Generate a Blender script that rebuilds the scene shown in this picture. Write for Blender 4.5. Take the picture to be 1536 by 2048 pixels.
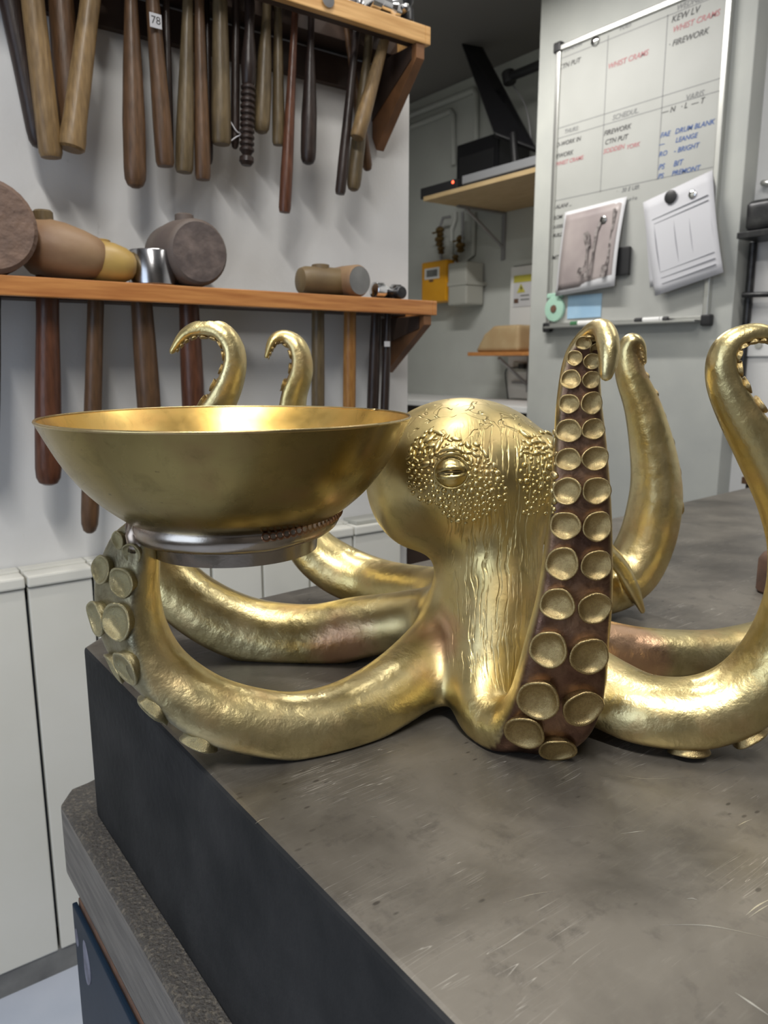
import bpy, bmesh, math, random
import numpy as np
from mathutils import Vector, Matrix
from mathutils.bvhtree import BVHTree
S = bpy.context.scene
for o in list(bpy.data.objects): bpy.data.objects.remove(o)
COL = S.collection

# ------------------------------------------------------------------ camera
F = 1530.0                                   # focal length in pixels of the 1536x2048 frame
PITCH = math.atan(300/F); HEAD = math.atan(2102/1559.)
CAM = np.array([0, 0, 1.24])
FH = np.array([math.cos(HEAD), math.sin(HEAD), 0]); RT = np.array([math.sin(HEAD), -math.cos(HEAD), 0])
FW = FH*math.cos(PITCH) + np.array([0, 0, -math.sin(PITCH)]); UP = np.cross(RT, FW)
cd = bpy.data.cameras.new('camera'); cam = bpy.data.objects.new('camera', cd); COL.objects.link(cam)
cd.sensor_fit = 'VERTICAL'; cd.sensor_height = 36; cd.sensor_width = 27; cd.lens = 36*F/2048
cam.matrix_world = Matrix([[RT[0], UP[0], -FW[0], 0], [RT[1], UP[1], -FW[1], 0], [RT[2], UP[2], -FW[2], 1.24], [0, 0, 0, 1]])
cd.clip_start = 0.02; cd.dof.use_dof = True; cd.dof.focus_distance = 0.66; cd.dof.aperture_fstop = 11
S.camera = cam
# ------------------------------------------------------------------ world, lights, exposure
w = bpy.data.worlds.new('world'); S.world = w; w.use_nodes = True
w.node_tree.nodes['Background'].inputs[0].default_value = (.62, .76, 1, 1)
w.node_tree.nodes['Background'].inputs[1].default_value = 1.0
vs = S.view_settings; vs.view_transform = 'Standard'; vs.look = 'None'; vs.gamma = 1; vs.use_curve_mapping = False
vs.exposure = 0.27
def area(name, loc, size, power, color=(1, .97, .92), rot=(0, 0, 0)):
    l = bpy.data.lights.new(name, 'AREA'); l.shape = 'RECTANGLE'; l.size, l.size_y = size; l.energy = power; l.color = color
    o = bpy.data.objects.new(name, l); COL.objects.link(o); o.location = loc; o.rotation_euler = rot; return o
area('ceiling_tube_light', (-0.35, -0.35, 2.93), (.06, 1.2), 44)
area('ceiling_tube_light', (0.70, 1.0, 2.93), (.7, .08), 12)
area('ceiling_tube_light', (1.85, 0.15, 2.93), (.10, 1.3), 9)
area('recess_fill_light', (1.9, 2.3, 2.70), (.08, .8), 22)  # added fill lamp that brightens the recess, no real fitting
area('window_daylight', (-1.52, 0.2, 1.6), (1.5, 1.2), 9, (.72, .84, 1), (0, -math.pi/2, 0))

# ------------------------------------------------------------------ points: a pixel's ray met with a real plane or distance
def ray(px, py): return FW*F + RT*(px-768) + UP*(1024-py)
def P(px, py, ax, v):
    d = ray(px, py); i = 'xyz'.index(ax); return CAM + d*((v-CAM[i])/d[i])
def H(px, py, d):                                    # horizontal forward distance d
    r = ray(px, py); return CAM + r*(d/(r@FH))
# ------------------------------------------------------------------ materials
def mat(name, col, rough=.5, metal=0., col2=None, scale=8., detail=6., lo=.35, hi=.65, bump=0., bscale=60., stretch=(1, 1, 1), rvar=0., spec=.5, emit=None, bdist=.002, coat=0):
    m = bpy.data.materials.new(name); m.use_nodes = True; nt = m.node_tree; N = nt.nodes; L = nt.links
    b = N['Principled BSDF']; b.inputs['Roughness'].default_value = rough; b.inputs['Metallic'].default_value = metal
    b.inputs['Base Color'].default_value = (*col, 1); b.inputs['Specular IOR Level'].default_value = spec
    if coat: b.inputs['Coat Weight'].default_value = coat; b.inputs['Coat Roughness'].default_value = .15
    tc = N.new('ShaderNodeTexCoord'); mp = N.new('ShaderNodeMapping'); mp.inputs['Scale'].default_value = stretch
    L.new(tc.outputs['Object'], mp.inputs[0])
    if col2:
        n = N.new('ShaderNodeTexNoise'); n.inputs['Scale'].default_value = scale; n.inputs['Detail'].default_value = detail
        L.new(mp.outputs[0], n.inputs[0]); r = N.new('ShaderNodeValToRGB')
        r.color_ramp.elements[0].position = lo; r.color_ramp.elements[1].position = hi
        r.color_ramp.elements[0].color = (*col, 1); r.color_ramp.elements[1].color = (*col2, 1)
        L.new(n.outputs[0], r.inputs[0]); L.new(r.outputs[0], b.inputs['Base Color'])
        if rvar:
            mr = N.new('ShaderNodeMapRange'); mr.inputs[3].default_value = rough-rvar; mr.inputs[4].default_value = rough+rvar
            L.new(n.outputs[0], mr.inputs[0]); L.new(mr.outputs[0], b.inputs['Roughness'])
    if bump:
        n2 = N.new('ShaderNodeTexNoise'); n2.inputs['Scale'].default_value = bscale; n2.inputs['Detail'].default_value = 8
        L.new(mp.outputs[0], n2.inputs[0]); bp = N.new('ShaderNodeBump'); bp.inputs['Strength'].default_value = bump
        bp.inputs['Distance'].default_value = bdist; L.new(n2.outputs[0], bp.inputs['Height']); L.new(bp.outputs[0], b.inputs['Normal'])
    if emit: b.inputs['Emission Color'].default_value = (*emit[0], 1); b.inputs['Emission Strength'].default_value = emit[1]
    return m
class G:                                             # small node-graph helper
    def __init__(s, m): s.m = m; s.nt = m.node_tree; s.N = s.nt.nodes; s.L = s.nt.links; s.b = s.N['Principled BSDF']
    def put(s, sock, v):
        if hasattr(v, 'links'): s.L.new(v, sock)
        elif v is not None: sock.default_value = v
    def noise(s, vec, scale, detail=5, dist=0., rough=.5):
        n = s.N.new('ShaderNodeTexNoise'); s.L.new(vec, n.inputs['Vector']); n.inputs['Scale'].default_value = scale
        n.inputs['Detail'].default_value = detail; n.inputs['Distortion'].default_value = dist; n.inputs['Roughness'].default_value = rough; return n.outputs[0]
    def map(s, vec, sc=(1, 1, 1), rot=(0, 0, 0), loc=(0, 0, 0)):
        n = s.N.new('ShaderNodeMapping'); s.L.new(vec, n.inputs[0]); n.inputs['Scale'].default_value = sc; n.inputs['Rotation'].default_value = rot; n.inputs['Location'].default_value = loc; return n.outputs[0]
    def rng(s, v, a, b_, c=0., d=1., smooth=False):
        n = s.N.new('ShaderNodeMapRange'); s.put(n.inputs[0], v); n.inputs[1].default_value = a; n.inputs[2].default_value = b_; n.inputs[3].default_value = c; n.inputs[4].default_value = d
        if smooth: n.interpolation_type = 'SMOOTHSTEP'
        return n.outputs[0]
    def math(s, op, a, b_=None):
        n = s.N.new('ShaderNodeMath'); n.operation = op; s.put(n.inputs[0], a); s.put(n.inputs[1], b_); return n.outputs[0]
    def mix(s, f, a, b_):
        n = s.N.new('ShaderNodeMix'); n.data_type = 'RGBA'; s.put(n.inputs[0], f)
        for k, v in ((6, a), (7, b_)):
            if isinstance(v, tuple): n.inputs[k].default_value = (*v, 1)
            else: s.L.new(v, n.inputs[k])
        return n.outputs[2]
    def bump(s, h, st=1., dist=.001, nrm=None):
        n = s.N.new('ShaderNodeBump'); n.inputs['Strength'].default_value = st; n.inputs['Distance'].default_value = dist; s.L.new(h, n.inputs['Height'])
        if nrm: s.L.new(nrm, n.inputs['Normal'])
        return n.outputs[0]
    def obj(s): return s.N.new('ShaderNodeTexCoord').outputs['Object']
    def sep(s, v):
        n = s.N.new('ShaderNodeSeparateXYZ'); s.L.new(v, n.inputs[0]); return n.outputs
M = {}
M['wall'] = mat('dirty_white_plaster', (.72, .72, .71), .75, 0, (.63, .62, .61), 3., 8, .35, .75, .25, 90)
def scuff(m, sc=14, thr=.66, dark=(.25, .23, .22), amt=.55):
    g = G(m); o = g.obj(); n = g.noise(g.map(o, (1, 1, .6)), sc, 10, .6, .65); f = g.math('MULTIPLY', g.rng(n, thr, thr+.09), amt)
    src = g.b.inputs['Base Color'].links[0].from_socket; g.L.new(g.mix(f, src, dark), g.b.inputs['Base Color'])
scuff(M['wall'])
M['wall_dim'] = mat('workshop_brown_wall', (.16, .14, .125), .8, 0, (.08, .07, .06), 2.5, 6, .4, .6)
M['wall_grey'] = mat('grey_white_plaster', (.52, .54, .51), .75, 0, (.46, .47, .45), 3., 8, .35, .7, .2, 90)
M['pillar'] = mat('pillar_paint', (.40, .41, .39), .6, 0, (.45, .46, .43), 6., 8, .35, .7, .12, 70); scuff(M['pillar'], 20, .68, (.3, .3, .28), .4)
M['soffit'] = mat('soffit_paint', (.20, .19, .18), .8)
M['ceiling'] = mat('ceiling_paint', (.62, .61, .6), .8)
M['floor'] = mat('pale_floor', (.50, .53, .60), .35, 0, (.38, .42, .50), 4., 6, .3, .7)
M['panel'] = mat('cream_panel_paint', (.74, .73, .67), .45, 0, (.69, .68, .61), 4., 8, .35, .7, .05, 40); scuff(M['panel'], 30, .70, (.25, .2, .18), .5)
M['gap'] = mat('dark_gap', (.015, .02, .03), .7)
M['pine'] = mat('varnished_pine', (.56, .25, .075), .42, 0, (.36, .13, .035), 16, 6, .35, .7, .1, 40, (.5, 8, 8), coat=.2)
M['brace'] = mat('brown_pine_brace', (.22, .10, .04), .55, 0, (.12, .055, .022), 16, 6, .35, .7)
M['pine_light'] = mat('light_pine', (.72, .43, .17), .45, 0, (.50, .26, .08), 14, 6, .35, .7, .1, 40, (.5, 8, 8), coat=.2)
M['dark_wood'] = mat('dark_shaded_board', (.06, .036, .024), .6, 0, (.035, .02, .014), 10, 6, .35, .7)  # dark wood; on the hammer shelves the underside shade is put into this colour
M['ply'] = mat('pale_plywood', (.50, .37, .20), .6, 0, (.42, .30, .15), 10, 6, .35, .7, 0, 60, (6, 1, 6))
def wood(name, c1, c2, rough=.42): return mat(name, c1, rough, 0, c2, 30, 8, .3, .7, .25, 60, (6, 6, 1), coat=.04, spec=.35)
M['h_tan'] = wood('worn_tan_handle', (.24, .155, .068), (.14, .088, .04))
M['h_olive'] = wood('worn_olive_handle', (.15, .108, .055), (.085, .06, .03))
M['h_brown'] = wood('worn_brown_handle', (.125, .066, .032), (.068, .036, .017))
M['h_dark'] = wood('dark_grimy_handle', (.035, .022, .017), (.018, .011, .009), .38)
M['h_red'] = wood('reddish_handle', (.12, .046, .024), (.06, .022, .011), .35)
M['h_orange'] = wood('orange_handle', (.38, .19, .05), (.24, .10, .025))
M['endgrain'] = mat('worn_mallet_face', (.13, .085, .065), .75, 0, (.22, .14, .10), 26, 10, .35, .7, .9, 70, bdist=.004)
M['endgrain2'] = mat('grey_mallet_face', (.085, .065, .06), .7, 0, (.17, .13, .115), 30, 10, .4, .7, .6, 70, bdist=.003)
M['mallet_grey'] = mat('grey_brown_mallet', (.10, .075, .065), .6, 0, (.14, .11, .09), 14, 8, .35, .7, .3, 60)
M['mallet_copper'] = mat('tan_brown_mallet', (.27, .17, .09), .55, 0, (.15, .07, .035), 9, 8, .35, .7, .3, 60)
M['mallet_yellow'] = mat('yellow_boxwood', (.42, .28, .08), .45, 0, (.28, .17, .05), 12, 8, .35, .7, .2, 60)
M['mallet_olive'] = mat('olive_mallet', (.20, .14, .065), .5, 0, (.12, .08, .04), 12, 8, .35, .7, .2, 60)
M['face_grey'] = mat('grey_face', (.22, .22, .21), .5, 0, (.12, .12, .12), 14, 8, .35, .7, .3, 60)
M['steel'] = mat('polished_steel', (.42, .42, .43), .2, 1, (.30, .29, .29), 20, 6, .3, .7, .05, 80)
M['chrome'] = mat('chrome', (.75, .75, .75), .1, 1)
M['black'] = mat('black_plastic', (.018, .018, .02), .45)
M['black_gloss'] = mat('black_gloss', (.012, .012, .014), .2)
M['blackmetal'] = mat('black_iron', (.035, .035, .038), .35, .6, (.07, .07, .07), 30, 6, .4, .7)
M['grey_metal'] = mat('grey_painted_metal', (.30, .30, .31), .4, .3)
M['laptop'] = mat('silver_plastic', (.30, .31, .33), .4, .2)
M['faint'] = mat('faint_print', (.42, .42, .45), .7)
M['alu'] = mat('brushed_aluminium', (.62, .62, .60), .32, .9)
M['board'] = mat('whiteboard_enamel', (.40, .405, .385), .55, 0, (.37, .375, .355), 5, 5)
M['paper'] = mat('paper', (.52, .52, .55), .7)
M['paper_edge'] = mat('photo_paper', (.6, .6, .62), .5)
M['photo'] = mat('photo_print', (.26, .22, .22), .45, 0, (.38, .33, .32), 5, 3)
M['cutlery'] = mat('printed_cutlery', (.07, .055, .055), .5, 0, (.3, .27, .26), 60, 4)
M['ink'] = mat('black_marker', (.06, .06, .06), .6)
M['ink_grey'] = mat('grey_marker', (.20, .205, .205), .6)
M['ink_red'] = mat('red_marker', (.42, .17, .18), .6)
M['ink_blue'] = mat('blue_marker', (.04, .10, .30), .6)
M['green'] = mat('mint_plastic', (.38, .60, .48), .5)
M['green_dark'] = mat('green_cap', (.05, .16, .07), .4)
M['blue_note'] = mat('blue_paper', (.30, .48, .66), .6, 0, (.36, .54, .70), 12, 3)
M['white_plastic'] = mat('white_plastic', (.75, .75, .74), .4)
M['meter_yellow'] = mat('yellow_enamel', (.80, .38, .015), .4, 0, (.72, .32, .01), 8, 4)
M['meter_grey'] = mat('grey_enamel', (.42, .42, .38), .45)
M['brassy'] = mat('tarnished_brass', (.20, .13, .05), .45, .8)
M['label_yellow'] = mat('sign_yellow', (.55, .50, .08), .5)
M['tan'] = mat('tan_leather', (.48, .36, .20), .6, 0, (.42, .29, .15), 12, 5)
M['led'] = mat('red_led', (.8, .05, .02), .4, emit=((1, .12, .05), 3))
M['blue_paint'] = mat('dark_blue_paint', (.005, .014, .03), .45, 0, (.010, .024, .045), 6, 8, .35, .7, .1, 40, spec=.2)
M['chip'] = mat('chipped_paint', (.22, .23, .30), .6, 0, (.12, .12, .16), 60, 8)
M['rust'] = mat('rusty_iron', (.15, .08, .05), .8, 0, (.08, .05, .04), 40, 8, .3, .7, .5, 60)

# dull machined steel of the bench plate, with scratches
m = mat('worn_cast_steel', (.2, .19, .17), .42, .35); g = G(m); o = g.obj()
n1 = g.noise(o, 7, 8, .3, .6); n2 = g.noise(o, 45, 8, .2, .65); n3 = g.noise(g.map(o, (1, 6, 1), (0, 0, .5)), 30, 8, .4, .7)
c = g.mix(g.rng(n1, .32, .68), (.070, .062, .052), (.185, .168, .142)); c = g.mix(g.math('MULTIPLY', g.rng(n2, .55, .72), .6), c, (.07, .062, .055))
c = g.mix(g.math('MULTIPLY', g.rng(n3, .55, .8), .35), c, (.25, .235, .205))
scr = None
for i, (rz, sc) in enumerate([(.35, (1, 26, 1)), (-.45, (1, 30, 1)), (1.1, (1, 34, 1))]):
    v = g.map(o, sc, (0, 0, rz), (i*1.7, i*.9, 0)); a = g.noise(v, 5.5, 2, .35); lines = g.rng(g.math('ABSOLUTE', g.math('SUBTRACT', a, .5)), 0, .006, 1, 0)
    msk = g.rng(g.noise(g.map(o, (1, 1, 1), (0, 0, 0), (i*3., 2, 0)), 13, 3), .58, .66); q = g.math('MULTIPLY', lines, msk); scr = q if scr is None else g.math('MAXIMUM', scr, q)
c = g.mix(g.math('MULTIPLY', scr, .65), c, (.6, .58, .52))
vor = g.N.new('ShaderNodeTexVoronoi'); g.L.new(g.map(o, (1, 2.2, 1), (0, 0, .6)), vor.inputs['Vector']); vor.inputs['Scale'].default_value = 46
pit = g.math('MULTIPLY', g.rng(vor.outputs['Distance'], .10, .17, 1, 0), g.rng(g.noise(o, 17, 3), .52, .6)); c = g.mix(g.math('MULTIPLY', pit, .75), c, (.035, .03, .025))
g.L.new(c, g.b.inputs['Base Color']); g.L.new(g.rng(n1, .3, .7, .36, .5), g.b.inputs['Roughness'])
g.L.new(g.bump(n3, .25, .0006, g.bump(n2, .25, .0008)), g.b.inputs['Normal']); M['plate_top'] = m
M['plate_side'] = mat('black_cast_side', (.016, .017, .018), .7, .0, (.034, .034, .035), 14, 10, .35, .75, .5, 90, spec=.15)
M['grit'] = mat('gritty_board_top', (.06, .055, .05), .7, 0, (.16, .14, .11), 240, 10, .5, .75, 1., 260, bdist=.004)
M['board_side'] = mat('weathered_board_side', (.12, .11, .10), .7, 0, (.20, .185, .165), 10, 10, .35, .7, .5, 50, (8, 1, 14))
def brass(name, col, col2, copper, amt, rough=.27, zone=None, fine=.5, under=None):
    m = mat(name, col, rough, 1); g = G(m); o = g.obj()
    a = g.noise(o, 9, 6, .5); b = g.noise(o, 22, 6, .3); f = g.noise(o, 420, 3); blot = g.noise(g.map(o, loc=(3, 3, 3)), 42, 8, .8, .7)
    c = g.mix(g.rng(a, .38, .62), col, col2); c = g.mix(g.math('MULTIPLY', g.rng(b, .52, .72), amt), c, copper)
    c = g.mix(g.math('MULTIPLY', g.rng(blot, .52, .70), .35), c, tuple(x*.45 for x in col))
    if zone:                                       # heat-tinted pink copper patches where arms were brazed on
        for (z, r) in zone:
            v = g.N.new('ShaderNodeVectorMath'); v.operation = 'DISTANCE'; g.L.new(o, v.inputs[0]); v.inputs[1].default_value = tuple(z)
            dd = g.math('ADD', v.outputs['Value'], g.math('MULTIPLY', g.math('SUBTRACT', b, .5), r*1.3)); c = g.mix(g.rng(dd, r*.35, r, .7, 0, True), c, (.78, .44, .30))
    rg = g.rng(b, .3, .7, rough-.06, rough+.12)
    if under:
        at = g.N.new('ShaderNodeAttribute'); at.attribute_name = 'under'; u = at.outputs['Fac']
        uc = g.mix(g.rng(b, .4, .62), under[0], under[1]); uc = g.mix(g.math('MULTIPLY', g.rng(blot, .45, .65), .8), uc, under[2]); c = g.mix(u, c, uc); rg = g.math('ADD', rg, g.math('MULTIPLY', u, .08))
    g.L.new(c, g.b.inputs['Base Color']); g.L.new(rg, g.b.inputs['Roughness'])
    h = g.math('ADD', g.math('MULTIPLY', f, .10), g.math('ADD', g.math('MULTIPLY', g.noise(g.map(o, (1, 1, 1), (.4, .5, .2)), 95, 3), .35), g.math('MULTIPLY', g.noise(o, 30, 2), 1.1)))
    nrm = g.bump(h, fine, .0022); g.L.new(nrm, g.b.inputs['Normal'])
    return m, g, o, nrm
PINK = [(H(905, 1310, .73), .05), (H(690, 1290, .82), .045), (H(1250, 1290, .78), .06)]
BR = ((.58, .47, .21), (.70, .60, .33), (.52, .32, .15), .5, .32, PINK, .85)
M['brass'] = brass('chased_brass', *BR)[0]
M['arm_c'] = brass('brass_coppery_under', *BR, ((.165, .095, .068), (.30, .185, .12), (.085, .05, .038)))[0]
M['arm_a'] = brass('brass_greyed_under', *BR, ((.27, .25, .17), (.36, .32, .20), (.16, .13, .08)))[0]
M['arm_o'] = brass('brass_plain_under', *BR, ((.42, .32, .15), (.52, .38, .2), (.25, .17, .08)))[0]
M['copper'] = brass('coppery_underside', (.26, .14, .085), (.36, .20, .12), (.44, .30, .12), .8, .36)[0]
M['sucker'] = brass('sucker_brass', (.42, .32, .15), (.52, .41, .20), (.34, .17, .11), .5, .30, None, .3)[0]
M['sucker_pale'] = brass('pale_sucker_brass', (.40, .36, .22), (.48, .42, .24), (.36, .26, .14), .4, .3)[0]
M['silver_solder'] = brass('silvery_brass', (.46, .42, .37), (.34, .30, .26), (.45, .26, .15), .6, .22, None, .15)[0]
# head: the same brass with chased wrinkles
m, g, o, nrm = brass('chased_brass_head', (.56, .45, .20), (.66, .55, .29), (.52, .32, .15), .3, .36, PINK, .3)
hc = H(925, 945, .80)
xyz = g.sep(o); z = xyz[2]
top = g.rng(z, 1.165, 1.185, 0, 1, True)
wv = g.noise(o, 38, 1, 1.2); sq = g.rng(g.math('ABSOLUTE', g.math('SUBTRACT', wv, .5)), 0, .022, 0, 1, True)
gate = g.rng(g.noise(g.map(o, loc=(4, 1, 0)), 30, 2), .42, .48, 0, 1, True)
hsq = g.math('MAXIMUM', sq, g.math('SUBTRACT', 1., g.math('MULTIPLY', top, gate)))
dt = g.N.new('ShaderNodeVectorMath'); dt.operation = 'DOT_PRODUCT'; g.L.new(o, dt.inputs[0]); dt.inputs[1].default_value = tuple(RT)
cb = g.N.new('ShaderNodeCombineXYZ'); g.L.new(g.math('ADD', dt.outputs['Value'], g.math('MULTIPLY', g.noise(o, 18, 2), .016)), cb.inputs[0]); g.L.new(g.math('MULTIPLY', z, .10), cb.inputs[2])
wr = g.noise(cb.outputs[0], 260, 3, 0.); wr2 = g.rng(wr, .36, .50, 0, 1, True)
v = g.N.new('ShaderNodeVectorMath'); v.operation = 'DISTANCE'; g.L.new(g.map(o, (1, 1, .42)), v.inputs[0]); cc = H(1010, 1080, .69); v.inputs[1].default_value = (cc[0], cc[1], cc[2]*.42)
ridge = g.rng(v.outputs['Value'], .045, .075, 1, 0, True)
hwr = g.math('MAXIMUM', wr2, g.math('SUBTRACT', 1., ridge))
nn = g.bump(hwr, .7, .0011, g.bump(hsq, 1., .0024, nrm)); g.L.new(nn, g.b.inputs['Normal'])
M['brass_head'] = m
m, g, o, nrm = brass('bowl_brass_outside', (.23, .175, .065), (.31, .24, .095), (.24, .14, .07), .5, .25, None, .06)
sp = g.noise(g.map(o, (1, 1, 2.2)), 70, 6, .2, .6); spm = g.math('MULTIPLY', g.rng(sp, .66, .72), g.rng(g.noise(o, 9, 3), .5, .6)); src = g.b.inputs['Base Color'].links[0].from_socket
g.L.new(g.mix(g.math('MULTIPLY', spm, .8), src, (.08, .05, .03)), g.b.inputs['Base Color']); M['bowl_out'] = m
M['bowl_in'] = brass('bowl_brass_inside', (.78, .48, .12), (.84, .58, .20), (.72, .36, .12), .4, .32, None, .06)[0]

# ------------------------------------------------------------------ building helpers
def link(name, me, m=None, parent=None, smooth=False):
    if isinstance(m, (list, tuple)):
        for x in m: me.materials.append(M[x])
    elif m: me.materials.append(M[m])
    if smooth: me.polygons.foreach_set('use_smooth', [True]*len(me.polygons))
    o = bpy.data.objects.new(name, me); COL.objects.link(o)
    if parent: o.parent = parent
    return o
def tag(o, label, cat, group=None):
    o['label'] = label; o['category'] = cat
    if group: o['group'] = group
    return o
def thing(name, label, cat, group=None):
    o = bpy.data.objects.new(name, None); COL.objects.link(o); o.empty_display_size = .02; return tag(o, label, cat, group)
def bm_mesh(name, bm):
    bmesh.ops.recalc_face_normals(bm, faces=bm.faces[:]); me = bpy.data.meshes.new(name); bm.to_mesh(me); bm.free(); return me
def prism(bm, pts, vec):                              # polygon (list of 3D pts) extruded by vec
    a = [bm.verts.new(tuple(p)) for p in pts]; b = [bm.verts.new(tuple(np.array(p)+np.array(vec))) for p in pts]
    bm.faces.new(a); bm.faces.new(b[::-1]); n = len(pts)
    for i in range(n): bm.faces.new([a[i], a[(i+1) % n], b[(i+1) % n], b[i]])
def bxb(bm, lo, hi):
    x0, y0, z0 = lo; x1, y1, z1 = hi; prism(bm, [(x0, y0, z0), (x1, y0, z0), (x1, y1, z0), (x0, y1, z0)], (0, 0, z1-z0))
def bevel(bm, w, seg=2):
    if w: bmesh.ops.bevel(bm, geom=bm.edges[:], offset=w, segments=seg, affect='EDGES', profile=.6, clamp_overlap=True)
def box(name, lo, hi, m, parent=None, bev=.0, seg=2):
    bm = bmesh.new(); bxb(bm, lo, hi); bevel(bm, bev, seg); return link(name, bm_mesh(name, bm), m, parent)
def poly(name, pts, vec, m, parent=None, bev=0, seg=2):
    bm = bmesh.new(); prism(bm, pts, vec); bevel(bm, bev, seg); return link(name, bm_mesh(name, bm), m, parent)
def frame_of(ax):
    ax = Vector(ax).normalized(); t = Vector((0, 0, 1)) if abs(ax.z) < .9 else Vector((1, 0, 0)); u = ax.cross(t).normalized(); return u, ax.cross(u), ax
def lathe_bm(bm, prof, o, ax, seg=24, cap=True):                # prof [(r, h)], closed with caps when r>0 at the ends
    u, v, ax = frame_of(ax); o = Vector(o); rings = []
    for r, h in prof:
        if r < 1e-6: rings.append([bm.verts.new(o+ax*h)])
        else: rings.append([bm.verts.new(o+ax*h+(u*math.cos(2*math.pi*i/seg)+v*math.sin(2*math.pi*i/seg))*r) for i in range(seg)])
    for a, b in zip(rings, rings[1:]):
        for i in range(seg):
            j = (i+1) % seg
            if len(a) == 1 and len(b) == 1: break
            if len(a) == 1: bm.faces.new([a[0], b[i], b[j]])
            elif len(b) == 1: bm.faces.new([a[i], a[j], b[0]])
            else: bm.faces.new([a[i], a[j], b[j], b[i]])
    for e in (rings[0], rings[-1]):
        if len(e) > 1 and cap: bm.faces.new(e)
def sharp(o, deg=35):
    bm = bmesh.new(); bm.from_mesh(o.data)
    for e in bm.edges:
        if len(e.link_faces) == 2 and e.calc_face_angle(0) > math.radians(deg): e.smooth = False
    bm.to_mesh(o.data); bm.free(); return o
def lathe(name, prof, o, ax, m, parent=None, seg=24):
    bm = bmesh.new(); lathe_bm(bm, prof, o, ax, seg); return sharp(link(name, bm_mesh(name, bm), m, parent, True))
def catmull(pts, n=6):
    p = np.array(pts, float); p = np.vstack([2*p[0]-p[1], p, 2*p[-1]-p[-2]]); out = []
    for i in range(1, len(p)-2):
        for k in range(n):
            t = k/n; a, b, c, d = p[i-1:i+3]
            out.append(.5*((2*b)+(c-a)*t+(2*a-5*b+4*c-d)*t*t+(3*b-a-3*c+d)*t**3))
    out.append(p[-2]); return np.array(out)
def tube_bm(bm, pts, rad, seg=10):
    pts = [Vector(p) for p in pts]; n = len(pts); rad = [rad]*n if np.isscalar(rad) else rad; u = None; rings = []
    for i, p in enumerate(pts):
        t = (pts[min(i+1, n-1)]-pts[max(i-1, 0)]).normalized()
        if u is None: u = frame_of(t)[0]
        u = (u - t*u.dot(t)).normalized(); v = t.cross(u)
        rings.append([bm.verts.new(p+(u*math.cos(2*math.pi*k/seg)+v*math.sin(2*math.pi*k/seg))*rad[i]) for k in range(seg)])
    for a, b in zip(rings, rings[1:]):
        for i in range(seg): bm.faces.new([a[i], a[(i+1) % seg], b[(i+1) % seg], b[i]])
    bm.faces.new(rings[0]); bm.faces.new(rings[-1])
def tube(name, pts, rad, m, parent=None, seg=10, smooth=4):
    q = catmull(pts, smooth) if len(pts) > 2 and smooth else np.array(pts, float)
    r = rad if np.isscalar(rad) else np.interp(np.linspace(0, 1, len(q)), np.linspace(0, 1, len(rad)), rad)
    bm = bmesh.new(); tube_bm(bm, q, r, seg); return sharp(link(name, bm_mesh(name, bm), m, parent, True), 50)
def struct(o): o['kind'] = 'structure'; return o

# ------------------------------------------------------------------ room shell
struct(box('floor', (-1.6, -2.3, -.05), (3.45, 4.75, 0), 'floor'))
struct(box('ceiling', (-1.6, -2.3, 3.0), (3.1, 1.69, 3.05), 'ceiling'))
XW = 3.3; ZC = P(825, 212, 'x', XW)[2]+.02
struct(box('ceiling_recess', (1.24, 1.69, ZC), (XW, 4.7, ZC+.05), 'soffit'))
struct(box('wall_hammer', (-1.6, 1.57, 0), (1.24, 1.69, 3.0), 'wall'))
struct(box('wall_header', (1.24, 1.62, ZC+.05), (2.6, 1.69, 3.0), 'wall_grey'))
struct(box('wall_recess_side', (XW, 2.42, 0), (XW+.12, 4.7, 3.0), 'wall_grey'))
struct(box('wall_recess_back', (1.1, 4.7, 0), (XW+.12, 4.8, 3.0), 'wall_grey'))
struct(box('wall_recess_left', (1.1, 1.69, 0), (1.24, 4.7, 3.0), 'wall_grey'))
struct(box('wall_pillar', (2.6, 1.478, 0), (XW+.12, 2.42, 3.0), 'pillar', None, .004))
struct(box('wall_right', (2.68, -2.3, 0), (3.05, 1.478, 3.0), 'wall'))
struct(box('wall_back', (-1.6, -2.35, 0), (3.05, -2.25, 3.0), 'wall_dim'))
bm = bmesh.new()
for lo, hi in (((-1.7, -2.3, 0), (-1.6, 1.69, .95)), ((-1.7, -2.3, 2.25), (-1.6, 1.69, 3.0)), ((-1.7, -2.3, .95), (-1.6, -.6, 2.25)), ((-1.7, 1.0, .95), (-1.6, 1.69, 2.25))): bxb(bm, lo, hi)
struct(link('wall_left', bm_mesh('wall_left', bm), 'wall_dim'))
wf = bpy.data.objects.new('window_1', None); COL.objects.link(wf); struct(wf)
for lo, hi in (((-1.66, -.6, .95), (-1.62, 1.0, .99)), ((-1.66, -.6, 2.21), (-1.62, 1.0, 2.25)), ((-1.66, -.6, .95), (-1.62, -.56, 2.25)), ((-1.66, .96, .95), (-1.62, 1.0, 2.25)), ((-1.66, .18, .95), (-1.62, .22, 2.25))):
    box('window_frame', lo, hi, 'white_plastic', wf, .004)

# surface-run ducts at the top of the recess side wall
def duct(pts, w, par): return tube('pipe_run', pts, w/2, 'wall_grey', par, 10, 0)
XD = XW-.02
t = thing('surface_conduit', 'grey painted pipe run along top of recess wall, turning down behind the black screen', 'pipe')
a = P(825, 229, 'x', XD); b = P(948, 180, 'x', XD); duct([a+(a-b)*.4, b, b+np.array([0, -.02, -.03]), P(952, 290, 'x', XD)], .035, t)
t = thing('surface_conduit', 'second grey painted pipe just below the top one, turning down nearer the opening', 'pipe')
a = P(825, 252, 'x', XD); b = P(902, 222, 'x', XD); duct([a+(a-b)*.4, b, b+np.array([0, -.02, -.03]), P(907, 330, 'x', XD)], .032, t)

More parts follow.
